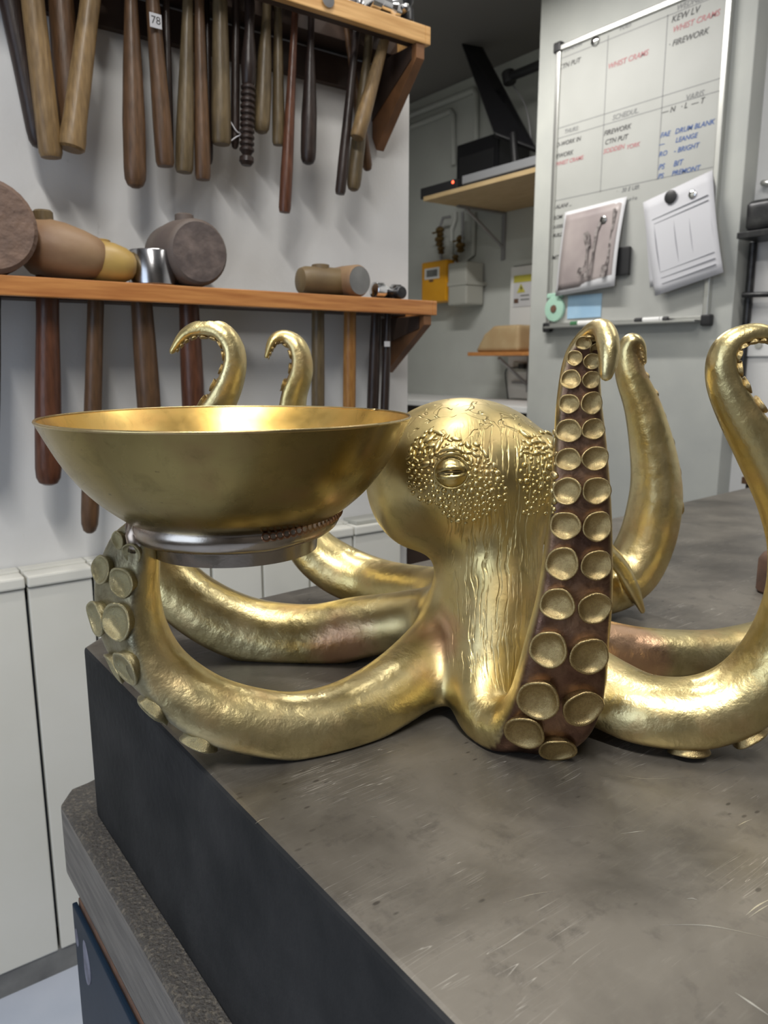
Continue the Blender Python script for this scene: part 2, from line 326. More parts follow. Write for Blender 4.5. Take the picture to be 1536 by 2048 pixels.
# ------------------------------------------------------------------ low cream panelled cupboard along the hammer wall
t = thing('panelled_cupboard', 'long low cream panelled cupboard with capped top under the hammer wall', 'cupboard')
seams = [.158-.1225*k for k in range(14, 0, -1)]+[.158, .281, .403, .526, .649, .771, .894, 1.017, 1.165]
box('carcass', (seams[0], 1.512, .10), (1.16, 1.568, .80), 'gap', t)
box('plinth', (seams[0], 1.50, 0), (1.155, 1.568, .055), 'face_grey', t)
for a, b in zip(seams, seams[1:]):
    box('panel', (a+.003, 1.496, .055), (b-.003, 1.512, .826), 'panel', t, .003)
    k = box('panel_cap', (a+.002, 1.490, .828), (b-.002, 1.535, .850), 'panel', t, .004)
    box('wall_cap', (a+.001, 1.537, .822), (b-.001, 1.568, .853), 'panel', t, .003)
k = box('end_grille', (1.03, 1.500, .8505), (1.15, 1.560, .860), 'meter_grey', t, .002)

# ------------------------------------------------------------------ hammer shelves
def shelf(name, label, zt, th, x1, x0, zbot, y0, fas, under, lip):
    t = thing(name, label, 'shelf')
    box('front_rail', (x0, y0, zt-th), (x1, y0+.018, zt), fas, t, .002)
    box('rail_board', (x0, y0+.018, zt-th+.004), (x1, y0+.045, zt), under, t, .001)
    box('back_board', (x0, y0+.100, zt-th+.004), (x1, 1.568, zt), under, t, .001)
    box('end_cap', (x1, y0, zt-th), (x1+.014, 1.568, zt), fas, t, .002)
    for x in (x1-.022, x0+.9):
        br = poly('bracket', [(x, y0+.004, zt-th-.001), (x, 1.567, zt-th-.001), (x, 1.567, zbot+.03), (x, 1.552, zbot), (x, y0+.004, zt-th-lip)], (.022, 0, 0), 'brace', t, .001)
        d = np.array([0, 1.567-(y0+.004), zbot-(zt-th-lip)])
        gs = poly('bracket_gusset', [(x-.003, y0+.02, zt-th-.003), (x-.003, 1.565, zt-th-.003), (x-.003, 1.565, zbot+.065), (x-.003, y0+.02, zt-th-.03)], (.003, 0, 0), 'dark_wood', br)
    return t
shelf('slotted_shelf', 'lower orange pine shelf with mallet heads resting along it', 1.3785, .032, 1.178, -1.2, 1.214, 1.400, 'pine', 'dark_wood', .022)
shelf('slotted_shelf', 'upper pine shelf whose knotty edge runs into the top of the picture', 1.9480, .036, 1.150, -1.2, 1.726, 1.400, 'pine_light', 'dark_wood', .03)
box('wall_batten', (-1.2, 1.550, 1.845), (1.12, 1.568, 1.905), 'dark_wood'); tag(bpy.data.objects['wall_batten'], 'dark wooden batten on the wall just under the upper shelf', 'batten')

# ------------------------------------------------------------------ hammers hanging from the upper shelf
KPX = 1.62/F
def handle_bm(bm, a, b, w0, w1, style='plain'):         # a top, b bottom end
    a = np.array(a); b = np.array(b); L = np.linalg.norm(b-a); ax = (b-a)/L; r0, r1 = w0/2, w1/2
    if style == 'ring':
        pr = [(r0, 0), (r0*1.0, L*.30), (r1*1.1, L*.45), (r1*.9, L*.565)]
        for k in range(11): h = L*(.57+.033*k); pr += [(r1*.82, h), (r1*1.05, h+L*.010), (r1*1.05, h+L*.021), (r1*.82, h+L*.031)]
        pr += [(r1*.6, L*.945), (r1*1.0, L*.955), (r1*1.05, L*.98), (r1*.7, L), (0, L+.001)]
    elif style == 'flare': pr = [(r0, 0), (r0*1.05, L*.4), (r1*.86, L*.72), (r1*.9, L*.88), (r1*1.02, L*.96), (r1, L*.99), (r1*.8, L), (0, L)]
    elif style == 'blunt': pr = [(r0, 0), (r0, L*.2), ((r0+r1)/2, L*.5), (r1, L*.8), (r1, L*.975), (r1*.85, L*.995), (0, L)]
    else: pr = [(r0, 0), (r0*.98, L*.25), (r0*.4+r1*.6, L*.5), (r1, L*.72), (r1*1.0, L*.92), (r1*.93, L*.965), (r1*.7, L*.99), (r1*.35, L*1.0), (0, L*1.001)]
    lathe_bm(bm, pr, a, ax, 16); return ax
UP_H = [  # top px, bottom px, widths px, y plane, material, style, head, label
 ((20, 0), (80, 296), 36, 32, 1.492, 'h_dark', 'plain', 'ball', 'dark brown leaning hammer handle at far top left, behind the tan one'),
 ((65, 0), (103, 318), 34, 37, 1.470, 'h_tan', 'blunt', 'cross', 'tan hammer handle leaning right, leftmost of the two pale ones at top left'),
 ((122, 0), (146, 298), 38, 46, 1.492, 'h_brown', 'plain', 'ball', 'brown hammer handle hidden behind the crossing tan handle'),
 ((181, 0), (142, 300), 30, 43, 1.462, 'h_tan', 'flare', 'cross', 'tan hammer handle leaning left with flared, tilted butt crossing in front of another'),
 ((262, 0), (271, 376), 22, 38, 1.475, 'h_brown', 'plain', 'square', 'long brown club-ended hammer handle alone right of the crossed pair'),
 ((305, 0), (331, 335), 22, 32, 1.468, 'h_brown', 'blunt', 'cross', 'brown hammer handle with a small white number tag near its top'),
 ((332, 0), (339, 318), 12, 16, 1.490, 'h_dark', 'plain', 'square', 'thin near-black handle just behind the number-tagged one'),
 ((376, 0), (368, 347), 18, 32, 1.475, 'h_olive', 'blunt', 'ball', 'grey-olive blunt-ended handle, left of a slim brown one'),
 ((398, 0), (406, 362), 17, 28, 1.470, 'h_brown', 'blunt', 'square', 'slim brown blunt handle touching the grey-olive handle on its right'),
 ((414, 0), (418, 330), 10, 16, 1.494, 'h_dark', 'plain', 'ball', 'thin black handle in the shadow between slim brown and thick olive handles'),
 ((440, 0), (443, 291), 26, 35, 1.470, 'h_olive', 'blunt', 'cross', 'thick pale olive handle, short, just left of the ringed handle'),
 ((472, 0), (470, 298), 14, 16, 1.480, 'h_dark', 'plain', 'square', 'thin dark handle with wisp of white string near its end'),
 ((500, 0), (493, 331), 18, 26, 1.465, 'h_dark', 'ring', 'ball', 'dark turned handle with ribbed grip and ball end'),
 ((534, 10), (522, 267), 17, 32, 1.475, 'h_olive', 'plain', 'ball', 'short olive-brown handle right of the ribbed one'),
 ((556, 10), (557, 292), 15, 24, 1.480, 'h_olive', 'blunt', 'cross', 'olive handle partly behind the long reddish one'),
 ((591, 10), (569, 427), 13, 24, 1.464, 'h_red', 'blunt', 'square', 'longest slim reddish handle reaching lowest on the wall'),
 ((623, 10), (616, 329), 13, 31, 1.470, 'h_dark', 'plain', 'ball', 'glossy dark brown round-ended handle standing clear of its neighbours'),
 ((716, 30), (680, 390), 15, 22, 1.478, 'h_dark', 'blunt', 'square', 'long black handle leaning left beside right-hand cluster'),
 ((742, 40), (706, 382), 18, 31, 1.485, 'h_olive', 'plain', 'square', 'dark olive handle leaning left behind the glossy tan one'),
 ((775, 60), (714, 277), 20, 31, 1.450, 'h_tan', 'blunt', 'cross', 'glossy tan handle leaning left in front of the right-hand cluster'),
 ((688, 30), (736, 342), 12, 23, 1.500, 'h_brown', 'plain', 'ball', 'brown handle leaning right, behind the right-hand cluster by the bracket'),
]
ZS = 1.9480
for (tp, bt, w0, w1, y, mm, st, hd, lb) in UP_H:
    t = thing('hammer', lb, 'hammer', 'hammers hanging from the upper shelf')
    a = P(*tp, 'y', y); b = P(*bt, 'y', y); k = (ZS+.02-b[2])/(a[2]-b[2]); a2 = b+(a-b)*k
    # heads rest over the slot; the shaft narrows where it passes between the boards
    bm = bmesh.new(); ax = handle_bm(bm, a2, b, w0*KPX, w1*KPX, st)
    hn = sharp(link('handle', bm_mesh('handle', bm), mm, t, True))
    hx = a2[0]; hl = .055
    if hd == 'ball': pr = [(0, -hl), (.010, -hl+.002), (.016, -hl+.012), (.010, -.018), (.014, -.012), (.014, .012), (.010, .018), (.018, hl-.02), (.018, hl-.002), (.016, hl)]
    elif hd == 'cross': pr = [(.004, -hl), (.008, -hl+.003), (.014, -.02), (.015, .015), (.012, .022), (.019, .035), (.019, hl-.002), (.017, hl)]
    else: pr = [(.018, -hl), (.020, -hl+.002), (.020, -.03), (.014, -.02), (.014, .02), (.020, .03), (.020, hl-.002), (.018, hl)]
    lathe('hammer_head', pr, (hx, y-.003, ZS+.0205), (0, 1, 0), 'steel', t, 16)
    if 'number tag' in lb:
        q = P(311, 42, 'y', y-.019); p = box('number_tag', (q[0]-.011, q[1]-.0015, q[2]-.012), (q[0]+.011, q[1], q[2]+.012), 'paper_edge', t, .001); p['label'] = 'small white number tag'
        cu = bpy.data.curves.new('tag_number', 'FONT'); cu.body = '78'; cu.size = .018; cu.align_x = 'CENTER'; cu.align_y = 'CENTER'
        to = bpy.data.objects.new('tag_number', cu); COL.objects.link(to); bpy.context.view_layer.update(); me = bpy.data.meshes.new_from_object(to); bpy.data.objects.remove(to)
        me.transform(Matrix.Translation((q[0], q[1]-.0019, q[2])) @ Matrix.Rotation(math.pi/2, 4, 'X')); link('number', me, 'ink', p)
    if 'white string' in lb:
        q = P(470, 262, 'y', y-.01); tube('string', [(q[0]-.012, q[1], q[2]+.02), (q[0], q[1]-.004, q[2]), (q[0]+.012, q[1], q[2]-.004), (q[0], q[1]-.002, q[2]-.012), (q[0]-.01, q[1], q[2]-.02)], .0012, 'paper', t, 6)
# polished heads and a ring lying on the upper shelf's right end
t = thing('planishing_hammer', 'polished steel hammer head lying on upper shelf at right end', 'hammer')
c = P(768, 2, 'y', 1.42); c = np.array([c[0], 1.42, ZS+.024])
lathe('hammer_head', [(.018, -.045), (.022, -.043), (.023, -.02), (.016, -.012), (.016, .012), (.023, .02), (.023, .034), (.021, .036)], c, (1, .1, 0), 'chrome', t, 20)
tube('handle', [c+np.array([0, .014, .0]), c+np.array([0, .12, .005])], .009, 'h_dark', t, 10, 0)
t = tag(lathe('steel_punch', [(0, 0), (.015, .001), (.018, .006), (.016, .03), (.012, .036), (.016, .044), (.015, .058), (.0, .062)], (1.115, 1.425, ZS), (0, 0, 1), 'blackmetal'), 'dark grey round steel stake head beside polished hammer on upper shelf', 'tool')
t = tag(lathe('brass_grommet', [(.008, 0), (.014, 0), (.014, .003), (.008, .003)], P(655, 0, 'y', 1.3995), (0, -1, 0), 'chrome'), 'shiny ring hooked on front edge of upper shelf', 'ring')

# ------------------------------------------------------------------ mallets on the lower shelf
Z0 = 1.3785
def mallet(label, px_top, px_bot, w0, w1, hm, y=1.468, tenon=None, style='plain', group='mallets on the lower shelf'):
    t = thing('mallet', label, 'mallet', group)
    a = P(*px_top, 'y', y); b = P(*px_bot, 'y', y); k = (Z0+.03-b[2])/(a[2]-b[2]); a2 = b+(a-b)*k
    bm = bmesh.new(); handle_bm(bm, a2, b, w0*KPX, w1*KPX, style); sharp(link('handle', bm_mesh('handle', bm), hm, t, True)); return t, a2
def egg(r, n=9, l0=-.06, l1=.07, p=.5, e=1.0):
    out = []
    for i in range(n+1):
        s = i/n; h = l0+(l1-l0)*s; u = 2*s-1; out.append((r*max(0, (1-abs(u)**e*0.98))**p if 0 < i < n else 0.0, h))
    return out
def tenon(x, y, z0, z1, r, m, t): lathe('tenon', [(r*1.02, 0), (r, (z1-z0)*.9), (r*.8, z1-z0), (0, z1-z0)], (x, y, z0), (0, 0, 1), m, t, 16)
# big mallet cut by the left edge
t, a = mallet('huge round brown mallet head cut off by the left edge', (-22, 590), (-30, 900), 36, 42, 'h_dark')
c = P(-22, 463, 'y', 1.402); R_ = .074
lathe('mallet_head', [(R_*.9, 0), (R_, .008), (R_*1.02, .06), (R_, .12), (R_*.92, .13)], (c[0], 1.395, Z0+R_), (0, 1, 0), 'endgrain', t, 32)
t, a = mallet('tan-brown bossing mallet with sloping head and projecting tenon, second from left', (95, 590), (97, 970), 37, 43, 'h_red')
x = a[0]; c = (x+.035, 1.452, Z0+.048)
lathe('mallet_head', [(0, -.082), (.030, -.078), (.046, -.060), (.0505, -.035), (.049, -.01), (.043, .02), (.035, .045), (.026, .056), (.018, .061), (0, .063)], c, (.93, -.36, -.16), 'mallet_copper', t, 28)
tenon(x-.002, 1.463, Z0+.085, Z0+.117, .0165, 'h_olive', t)
t, a = mallet('small yellow boxwood mallet between brown mallet and steel cylinder', (192, 590), (179, 1066), 28, 31, 'h_brown')
x = a[0]; c = (x+.010, 1.446, Z0+.036)
lathe('mallet_head', [(0, -.05), (.024, -.047), (.034, -.034), (.037, -.01), (.036, .012), (.030, .033), (.022, .046), (.012, .052), (0, .053)], c, (.95, -.28, -.10), 'mallet_yellow', t, 28)
tenon(x+.004, 1.46, Z0+.062, Z0+.077, .020, 'mallet_yellow', t)
t, a = mallet('polished steel cylinder headed hammer beside big grey mallet', (282, 590), (300, 840), 38, 42, 'h_brown')
lathe('hammer_head', [(.040, 0), (.042, .002), (.042, .059), (.040, .062), (.034, .0622), (.033, .058), (0, .058)], (a[0]+.017, 1.445, Z0+.0005), (0, 0, 1), 'steel', t, 32)
t, a = mallet('big grey-brown mallet with scarred round face and tenon, middle of lower shelf', (377, 590), (388, 840), 37, 42, 'h_red')
c = P(398, 508, 'y', 1.402); R_ = .0605
lathe('mallet_head', [(R_*.88, 0), (R_*.97, .005), (R_, .012), (R_*1.06, .06), (R_, .11), (R_*.85, .125), (R_*.6, .128)], (c[0], 1.398, Z0+R_*1.03), (-.06, 1, 0), 'mallet_grey', t, 36)
lathe('striking_face', [(0, .0015), (R_*.6, .0012), (R_*.885, 0), (R_*.86, -.003), (0, -.004)], (c[0], 1.3975, Z0+R_*1.03), (.06, -1, 0), 'endgrain2', t, 36)
tenon(a[0]-.004, 1.462, Z0+.115, Z0+.138, .0175, 'mallet_grey', t)
t, a = mallet('small olive cylindrical mallet left of grey-faced one', (636, 622), (636, 850), 27, 28, 'h_olive')
lathe('mallet_head', [(.018, -.056), (.026, -.052), (.030, -.04), (.031, .0), (.031, .052), (.029, .056)], (a[0]+.002, 1.455, Z0+.031), (1, -.06, 0), 'mallet_olive', t, 28)
tenon(a[0], 1.457, Z0+.055, Z0+.067, .019, 'mallet_olive', t)
t, a = mallet('mallet with round grey face and orange handle near the shelf end', (700, 622), (698, 850), 27, 28, 'h_orange')
c = P(717, 556, 'y', 1.41); R_ = .0335
lathe('mallet_head', [(R_*.9, 0), (R_, .006), (R_*1.02, .05), (R_*.95, .10)], (c[0], 1.405, Z0+R_), (-.12, 1, 0), 'mallet_copper', t, 28)
lathe('striking_face', [(0, .001), (R_*.88, 0), (R_*.86, -.003), (0, -.003)], (c[0], 1.4045, Z0+R_), (.12, -1, 0), 'face_grey', t, 28)
t, a = mallet('small chrome hammer with waisted head at right end of lower shelf', (752, 622), (744, 850), 22, 26, 'h_dark')
lathe('hammer_head', [(.014, -.040), (.017, -.038), (.018, -.018), (.012, -.006), (.009, .004), (.010, .012), (.016, .016), (.0165, .034), (.015, .036)], (P(775, 585, 'y', 1.43)[0]-.002, 1.428, Z0+.018), (1, .05, 0), 'chrome', t, 24)
t, a = mallet('dark slim handle with tiny white label, rightmost below lower shelf', (776, 630), (768, 850), 16, 19, 'h_dark', 1.455)
lathe('hammer_head', [(.012, -.05), (.014, -.048), (.014, .0), (.010, .05)], (a[0], 1.455, Z0+.015), (0, 1, 0), 'blackmetal', t, 16)
q = P(774, 688, 'y', 1.443); k = box('label_strip', (q[0]-.008, q[1]-.001, q[2]-.006), (q[0]+.008, q[1], q[2]+.006), 'paper_edge', t)

# ------------------------------------------------------------------ recess: far shelf and what stands on it
zs = P(1000, 427, 'x', XW)[2]; A_ = P(825, 407, 'z', zs); xf = A_[0]+.01; yl = P(1000, 427, 'x', XW)[1]
t = thing('wall_shelf', 'pale plywood shelf high in the recess, seen from below, carrying black equipment', 'shelf')
box('shelf_board', (xf, 2.425, zs), (XW-.001, yl, zs+.022), 'ply', t, .002)
sh_top = zs+.0225
for y in (yl-.04, 2.55):
    br = box('shelf_bracket', (XW-.012, y-.014, zs-.26), (XW-.001, y+.014, zs-.002), 'grey_metal', t, .001)
    tube('bracket_brace', [(XW-.30, y, zs-.012), (XW-.012, y, zs-.19)], .009, 'grey_metal', br, 8, 0)
    box('bracket_arm', (XW-.36, y-.012, zs-.012), (XW-.012, y+.012, zs-.001), 'grey_metal', br)
def onx(px, py, x): return P(px, py, 'x', x)
def edge_y(px, x): return P(px, 700, 'x', x)[1]
# flat black box with a red light
xx = xf+.03; y0, y1 = edge_y(908, xx), edge_y(838, xx); zt = P(880, 356, 'x', xx)[2]
t = thing('set_top_box', 'small flat black box with red light at left end of plywood shelf', 'electronics')
box('case', (xx, y0, sh_top), (xx+.17, y1, sh_top+.055), 'black', t, .004)
lathe('indicator_light', [(.008, 0), (.007, .002), (0, .003)], (xx-.0005, y0+.03, sh_top+.042), (-1, 0, 0), 'led', t, 12)
# big black printer-like box
x2 = XW-.28; y0, y1 = edge_y(985, x2), edge_y(906, x2); 
t = thing('equipment_box', 'tall black equipment box standing behind the silver laptop on the shelf', 'electronics')
box('case', (x2, y0, sh_top), (x2+.24, y1, P(940, 282, 'x', x2)[2]), 'black_gloss', t, .012)
box('front_panel', (x2-.004, y0+.03, sh_top+.06), (x2, y1-.03, P(940, 310, 'x', x2)[2]), 'black', t, .002)
lathe('knob', [(.012, 0), (.011, .01), (0, .011)], (x2-.004, y1-.03, sh_top+.09), (-1, 0, 0), 'grey_metal', t, 12)
# silver-edged laptop
xx = xf+.04; y0, y1 = 2.45, edge_y(918, xx)
t = thing('laptop', 'closed silver-edged laptop lying along the front of the plywood shelf', 'laptop')
box('base', (xx, y0, sh_top), (xx+.26, y1, sh_top+.020), 'black', t, .004)
box('lid', (xx-.002, y0, sh_top+.021), (xx+.26, y1, sh_top+.062), 'laptop', t, .005)
# monitor tipped forward on an arm
t = thing('tilted_monitor', 'black flat screen tipped steeply over the recess shelf, seen edge-on from below', 'monitor')
xm = xf+.20
def quad_slab(name, p, th, m, par, bev=.003):
    p = [np.array(q) for q in p]; n = np.cross(p[1]-p[0], p[2]-p[0]); n = n/np.linalg.norm(n); n = n if n[0] > 0 else -n
    return poly(name, p, n*th, m, par, bev)
a = P(922, 82, 'x', xm); b = P(990, 268, 'x', xm); a2 = P(958, 80, 'x', xm+.12); b2 = P(1075, 300, 'x', xm+.12); wv = (b2-b)/np.linalg.norm(b2-b); e = (b-a)/np.linalg.norm(b-a)
quad_slab('screen_housing', [a, b, b2, a2], .03, 'black', t, .004)
of = np.array([-.006, 0, 0]); ce = (a+b+a2+b2)/4
quad_slab('screen_glass', [q+(ce-q)*.06+of for q in (a, b, b2, a2)], .003, 'black_gloss', t, 0)
j1 = P(1018, 155, 'x', xm+.10); j2 = P(1085, 128, 'x', xm+.05)
tube('support_arm', [j1, j2, j2+(j2-j1)*.5], .022, 'black', t, 12, 0)
lathe('arm_joint', [(.03, -.03), (.034, -.025), (.034, .025), (.03, .03)], j1, (0, .3, 1), 'black', t, 16)
fb = P(1040, 290, 'x', xm+.06); tube('support_foot', [b+wv*.12-e*.05, (fb[0]-.02, fb[1], sh_top+.05), (fb[0], fb[1]-.05, sh_top+.048)], .02, 'black', t, 10, 0)
tube('cable', [P(1022, 165, 'x', xm+.16), P(1052, 215, 'x', xm+.16), P(1065, 300, 'x', xm+.16)], .004, 'grey_metal', t, 6)
# gas meter group
xg = XW-.13
def ybox(name, pxa, pya, pxb, pyb, x0, x1, m, par, bev=.006):
    a = P(pxa, pya, 'x', x0); b = P(pxb, pyb, 'x', x0); return box(name, (x0, min(a[1], b[1]), min(a[2], b[2])), (x1, max(a[1], b[1]), max(a[2], b[2])), m, par, bev)
t = thing('gas_regulator_box', 'bright yellow-orange metering box with small display window', 'meter')
k = ybox('case', 843, 526, 892, 602, xg, XW-.03, 'meter_yellow', t, .012)
ybox('display_frame', 849, 538, 878, 556, xg-.004, xg, 'white_plastic', t, .002)
ybox('display', 853, 541, 874, 552, xg-.006, xg-.004, 'face_grey', t, .001)
ybox('latch', 858, 560, 866, 563, xg-.003, xg, 'rust', t, .0)
box('mounting_plate', (XW-.03, P(880, 560, 'x', xg)[1]-.05, P(860, 590, 'x', xg)[2]), (XW-.001, P(880, 560, 'x', xg)[1]+.05, P(860, 540, 'x', xg)[2]), 'grey_metal', t)
t = thing('gas_meter', 'pale grey two-part metal meter hung right of the yellow box', 'meter')
ybox('upper_case', 896, 527, 932, 566, XW-.16, XW-.02, 'meter_grey', t, .012)
ybox('lower_case', 896, 567, 932, 608, XW-.16, XW-.02, 'meter_grey', t, .012)
ybox('seam_flange', 895, 565.5, 933, 568.5, XW-.165, XW-.001, 'meter_grey', t, .001)
def valve_pipe(label, pts, valves, xq):
    t = thing('gas_pipe', label, 'pipe')
    q = [P(px, py, 'x', xq) for px, py in pts]; tube('pipe', q, .009, 'grey_metal', t, 8, 0)
    for (px, py, r) in valves:
        c = P(px, py, 'x', xq); lathe('valve_body', [(r*.6, -r*1.2), (r, -r*.8), (r*.7, -r*.2), (r*1.1, .1*r), (r*1.1, r*.7), (r*.5, r*1.2)], c, (0, .1, 1), 'brassy', t, 8)
    c = P(valves[0][0], valves[0][1], 'x', xq); box('valve_lever', (c[0]-.03, c[1]-.008, c[2]-.012), (c[0]-.02, c[1]+.04, c[2]-.002), 'brassy', t, .001)
valve_pipe('grey gas pipe with stack of three brass valves above the yellow box', [(884, 526), (880, 500), (880, 455), (886, 436), (900, 434)], [(880, 463, .024), (879, 482, .026), (882, 500, .020)], XW-.08)
valve_pipe('grey gas pipe with kinked brass valves above the grey meter', [(911, 526), (913, 505), (925, 490), (925, 424)], [(921, 480, .022), (921, 494, .026), (911, 516, .018)], XW-.08)
t = tag(tube('service_pipe', [P(903, 526, 'x', XW-.02), P(903, 460, 'x', XW-.02), P(910, 440, 'x', XW-.02), P(910, 424, 'x', XW-.02)], .013, 'wall_grey', None, 10, 0), 'painted service pipe between the two valved pipes under the shelf', 'pipe')
t = tag(tube('service_pipe', [P(930, 522, 'x', XW-.02), P(946, 510, 'x', XW-.02), P(948, 440, 'x', XW-.02), P(948, 424, 'x', XW-.02)], .013, 'wall_grey', None, 10, 0), 'painted service pipe dog-legging right of the grey meter', 'pipe')
# electrical cupboard with warning notice
y0, y1 = 2.43, P(1020, 600, 'x', XW-.05)[1]
t = thing('electrical_cupboard', 'white electrical cupboard door with yellow warning notice, half hidden by the pillar', 'cupboard')
box('door', (XW-.05, y0, 1.035), (XW-.001, y1, P(1020, 535, 'x', XW-.05)[2]), 'white_plastic', t, .003)
box('upper_panel', (XW-.04, y0, P(1020, 533, 'x', XW-.05)[2]), (XW-.001, y1, zs-.28), 'wall_grey', t, .003)
k = ybox('warning_notice', 1028, 552, 1062, 612, XW-.053, XW-.0505, 'paper_edge', t, 0)
ybox('notice_band', 1028, 552, 1062, 562, XW-.055, XW-.053, 'label_yellow', k, 0)
tri = [P(1034, 586, 'x', XW-.054), P(1050, 584, 'x', XW-.054), P(1042, 567, 'x', XW-.054)]; poly('warning_triangle', tri, (-.001, 0, 0), 'label_yellow', k)
tri = [P(1043, 570, 'x', XW-.0555), P(1040, 577, 'x', XW-.0555), P(1042.5, 577, 'x', XW-.0555), P(1041, 583, 'x', XW-.0555), P(1045, 575, 'x', XW-.0555), P(1042.5, 575, 'x', XW-.0555)]; poly('lightning_symbol', tri, (-.001, 0, 0), 'ink', k)
ybox('notice_symbol', 1028, 598, 1036, 606, XW-.055, XW-.053, 'rust', k, 0)
for py in (590, 598): ybox('notice_text_line', 1041, py, 1058, py+1.2, XW-.0545, XW-.053, 'ink_grey', k, 0)
# low recess shelf
zl = P(1000, 712, 'x', XW-.17)[2]; xl = XW-.34; ya = P(935, 706, 'x', xl)[1]
t = thing('wall_shelf', 'small low plank shelf in the recess holding a tan domed block', 'shelf')
box('shelf_board', (xl, 2.43, zl), (XW-.055, ya, zl+.02), 'pine', t, .002)
b = box('shelf_bracket', (XW-.065, ya-.22, zl-.2), (XW-.0505, ya-.19, zl-.001), 'grey_metal', t)
tube('bracket_brace', [(xl+.04, ya-.205, zl-.012), (XW-.07, ya-.205, zl-.16)], .009, 'grey_metal', b, 8, 0)
c = P(1028, 690, 'x', xl+.14); bm = bmesh.new(); y0 = P(1068, 690, 'x', xl+.14)[1]; y1 = P(980, 690, 'x', xl+.14)[1]; hz = P(1030, 652, 'x', xl+.14)[2]-zl-.02
prism(bm, [(xl+.02, y1, zl+.0205), (xl+.02, y0, zl+.0205), (xl+.02, y0, zl+.02+hz), (xl+.02, y1-.14, zl+.02+hz), (xl+.02, y1-.07, zl+.02+hz*.7)], (.22, 0, 0)); bevel(bm, .025, 4)
tag(link('domed_block', bm_mesh('domed_block', bm), 'tan', None, True), 'tan rounded leather-coloured block on the small recess shelf', 'block')
t = tag(box('black_box', (XW-.12, y1+.005, zl+.0205), (XW-.06, y1+.055, zl+.14), 'black', None, .004), 'little black box beside the tan domed block', 'box')
t = thing('wall_socket', 'small wall socket under the low recess shelf with a cable', 'socket')
k = ybox('face_plate', 1026, 724, 1050, 744, XW-.06, XW-.051, 'meter_grey', t, .003); ybox('plug', 1036, 727, 1046, 738, XW-.09, XW-.06, 'black', t, .004)
tube('cable', [P(1036, 735, 'x', XW-.07), P(1012, 740, 'x', XW-.07), P(1014, 780, 'x', XW-.07), P(1020, 830, 'x', XW-.07)], .004, 'black', t, 6)
t = tag(ybox('metal_strip', 1023, 762, 1052, 768, XW-.07, XW-.051, 'grey_metal', None, .001), 'short grey metal strip on the wall below the socket', 'strip')
# dark cupboard low in the recess, pale worktop
t = thing('base_cabinet', 'dark low cabinet with pale worktop at the foot of the recess wall', 'cabinet')
box('body', (XW-.55, 2.5, .0), (XW-.002, 4.6, 1.0), 'h_dark', t); box('worktop', (XW-.58, 2.46, 1.0), (XW-.001, 4.65, 1.03), 'white_plastic', t, .004)
for k in range(3): d = box('door', (XW-.57, 2.54+.69*k, .08), (XW-.551, 3.19+.69*k, .96), 'dark_wood', t, .003)
t = thing('storage_crate', 'dark brown crate in shadow just past the end of the hammer wall', 'crate')
box('body', (1.33, 1.75, 0), (1.85, 2.2, .70), 'dark_wood', t, .005); box('lid', (1.32, 1.74, .70), (1.86, 2.21, .73), 'h_brown', t, .004)

# ------------------------------------------------------------------ whiteboard on the pillar
XB = 2.583
bl = P(1094, 655, 'x', XB); br_ = P(1412, 650, 'x', XB); tl = P(1112, 97, 'x', XB); yL = bl[1]; yR = br_[1]; zb = bl[2]; ztop = tl[2]
t = thing('whiteboard', 'aluminium framed whiteboard planner with handwritten grid on the pillar', 'whiteboard'); WB = t
box('board_panel', (XB+.004, yR, zb), (2.5995, yL, ztop), 'board', t, .001)
fw_ = .016
box('frame_rail', (XB-.006, yR, ztop-fw_), (2.5995, yL, ztop+.004), 'alu', t, .003); box('frame_rail', (XB-.006, yR, zb-.004), (2.5995, yL, zb+fw_), 'alu', t, .003)
box('frame_rail', (XB-.006, yL-fw_, zb), (2.5995, yL+.004, ztop), 'alu', t, .003); box('frame_rail', (XB-.006, yR-.004, zb), (2.5995, yR+fw_, ztop), 'alu', t, .003)
for y in (yL, yR):
    for z in (zb, ztop): box('corner_cap', (XB-.010, y-.020, z-.020), (2.5993, y+.020, z+.020), 'black', t, .008, 3)
box('pen_tray', (XB-.045, yR+.02, zb-.006), (XB-.0065, yL-.02, zb+.002), 'alu', t, .002)
XI = XB+.0035
def wline(a, b, m='ink_grey', wd=.0016):
    p = P(*a, 'x', XI); q = P(*b, 'x', XI)
    if abs(p[1]-q[1]) > abs(p[2]-q[2]): z = (p[2]+q[2])/2; box('grid_line', (XI, min(p[1], q[1]), z-wd), (XI+.0004, max(p[1], q[1]), z+wd), m, t)
    else: y = (p[1]+q[1])/2; box('grid_line', (XI, y-wd, min(p[2], q[2])), (XI+.0004, y+wd, max(p[2], q[2])), m, t)
def zrow(px, py): return P(px, py, 'x', XI)[2]
def hrow(px, py):
    z = zrow(px, py); box('grid_line', (XI, yR+fw_, z-.0013), (XI+.0004, yL-fw_, z+.0013), 'ink_grey', t)
for q in ((1118, 119), (1110, 259), (1110, 279), (1105, 403)): hrow(*q)
wline((1217, 70), (1200, 385)); wline((1338, 28), (1312, 360))
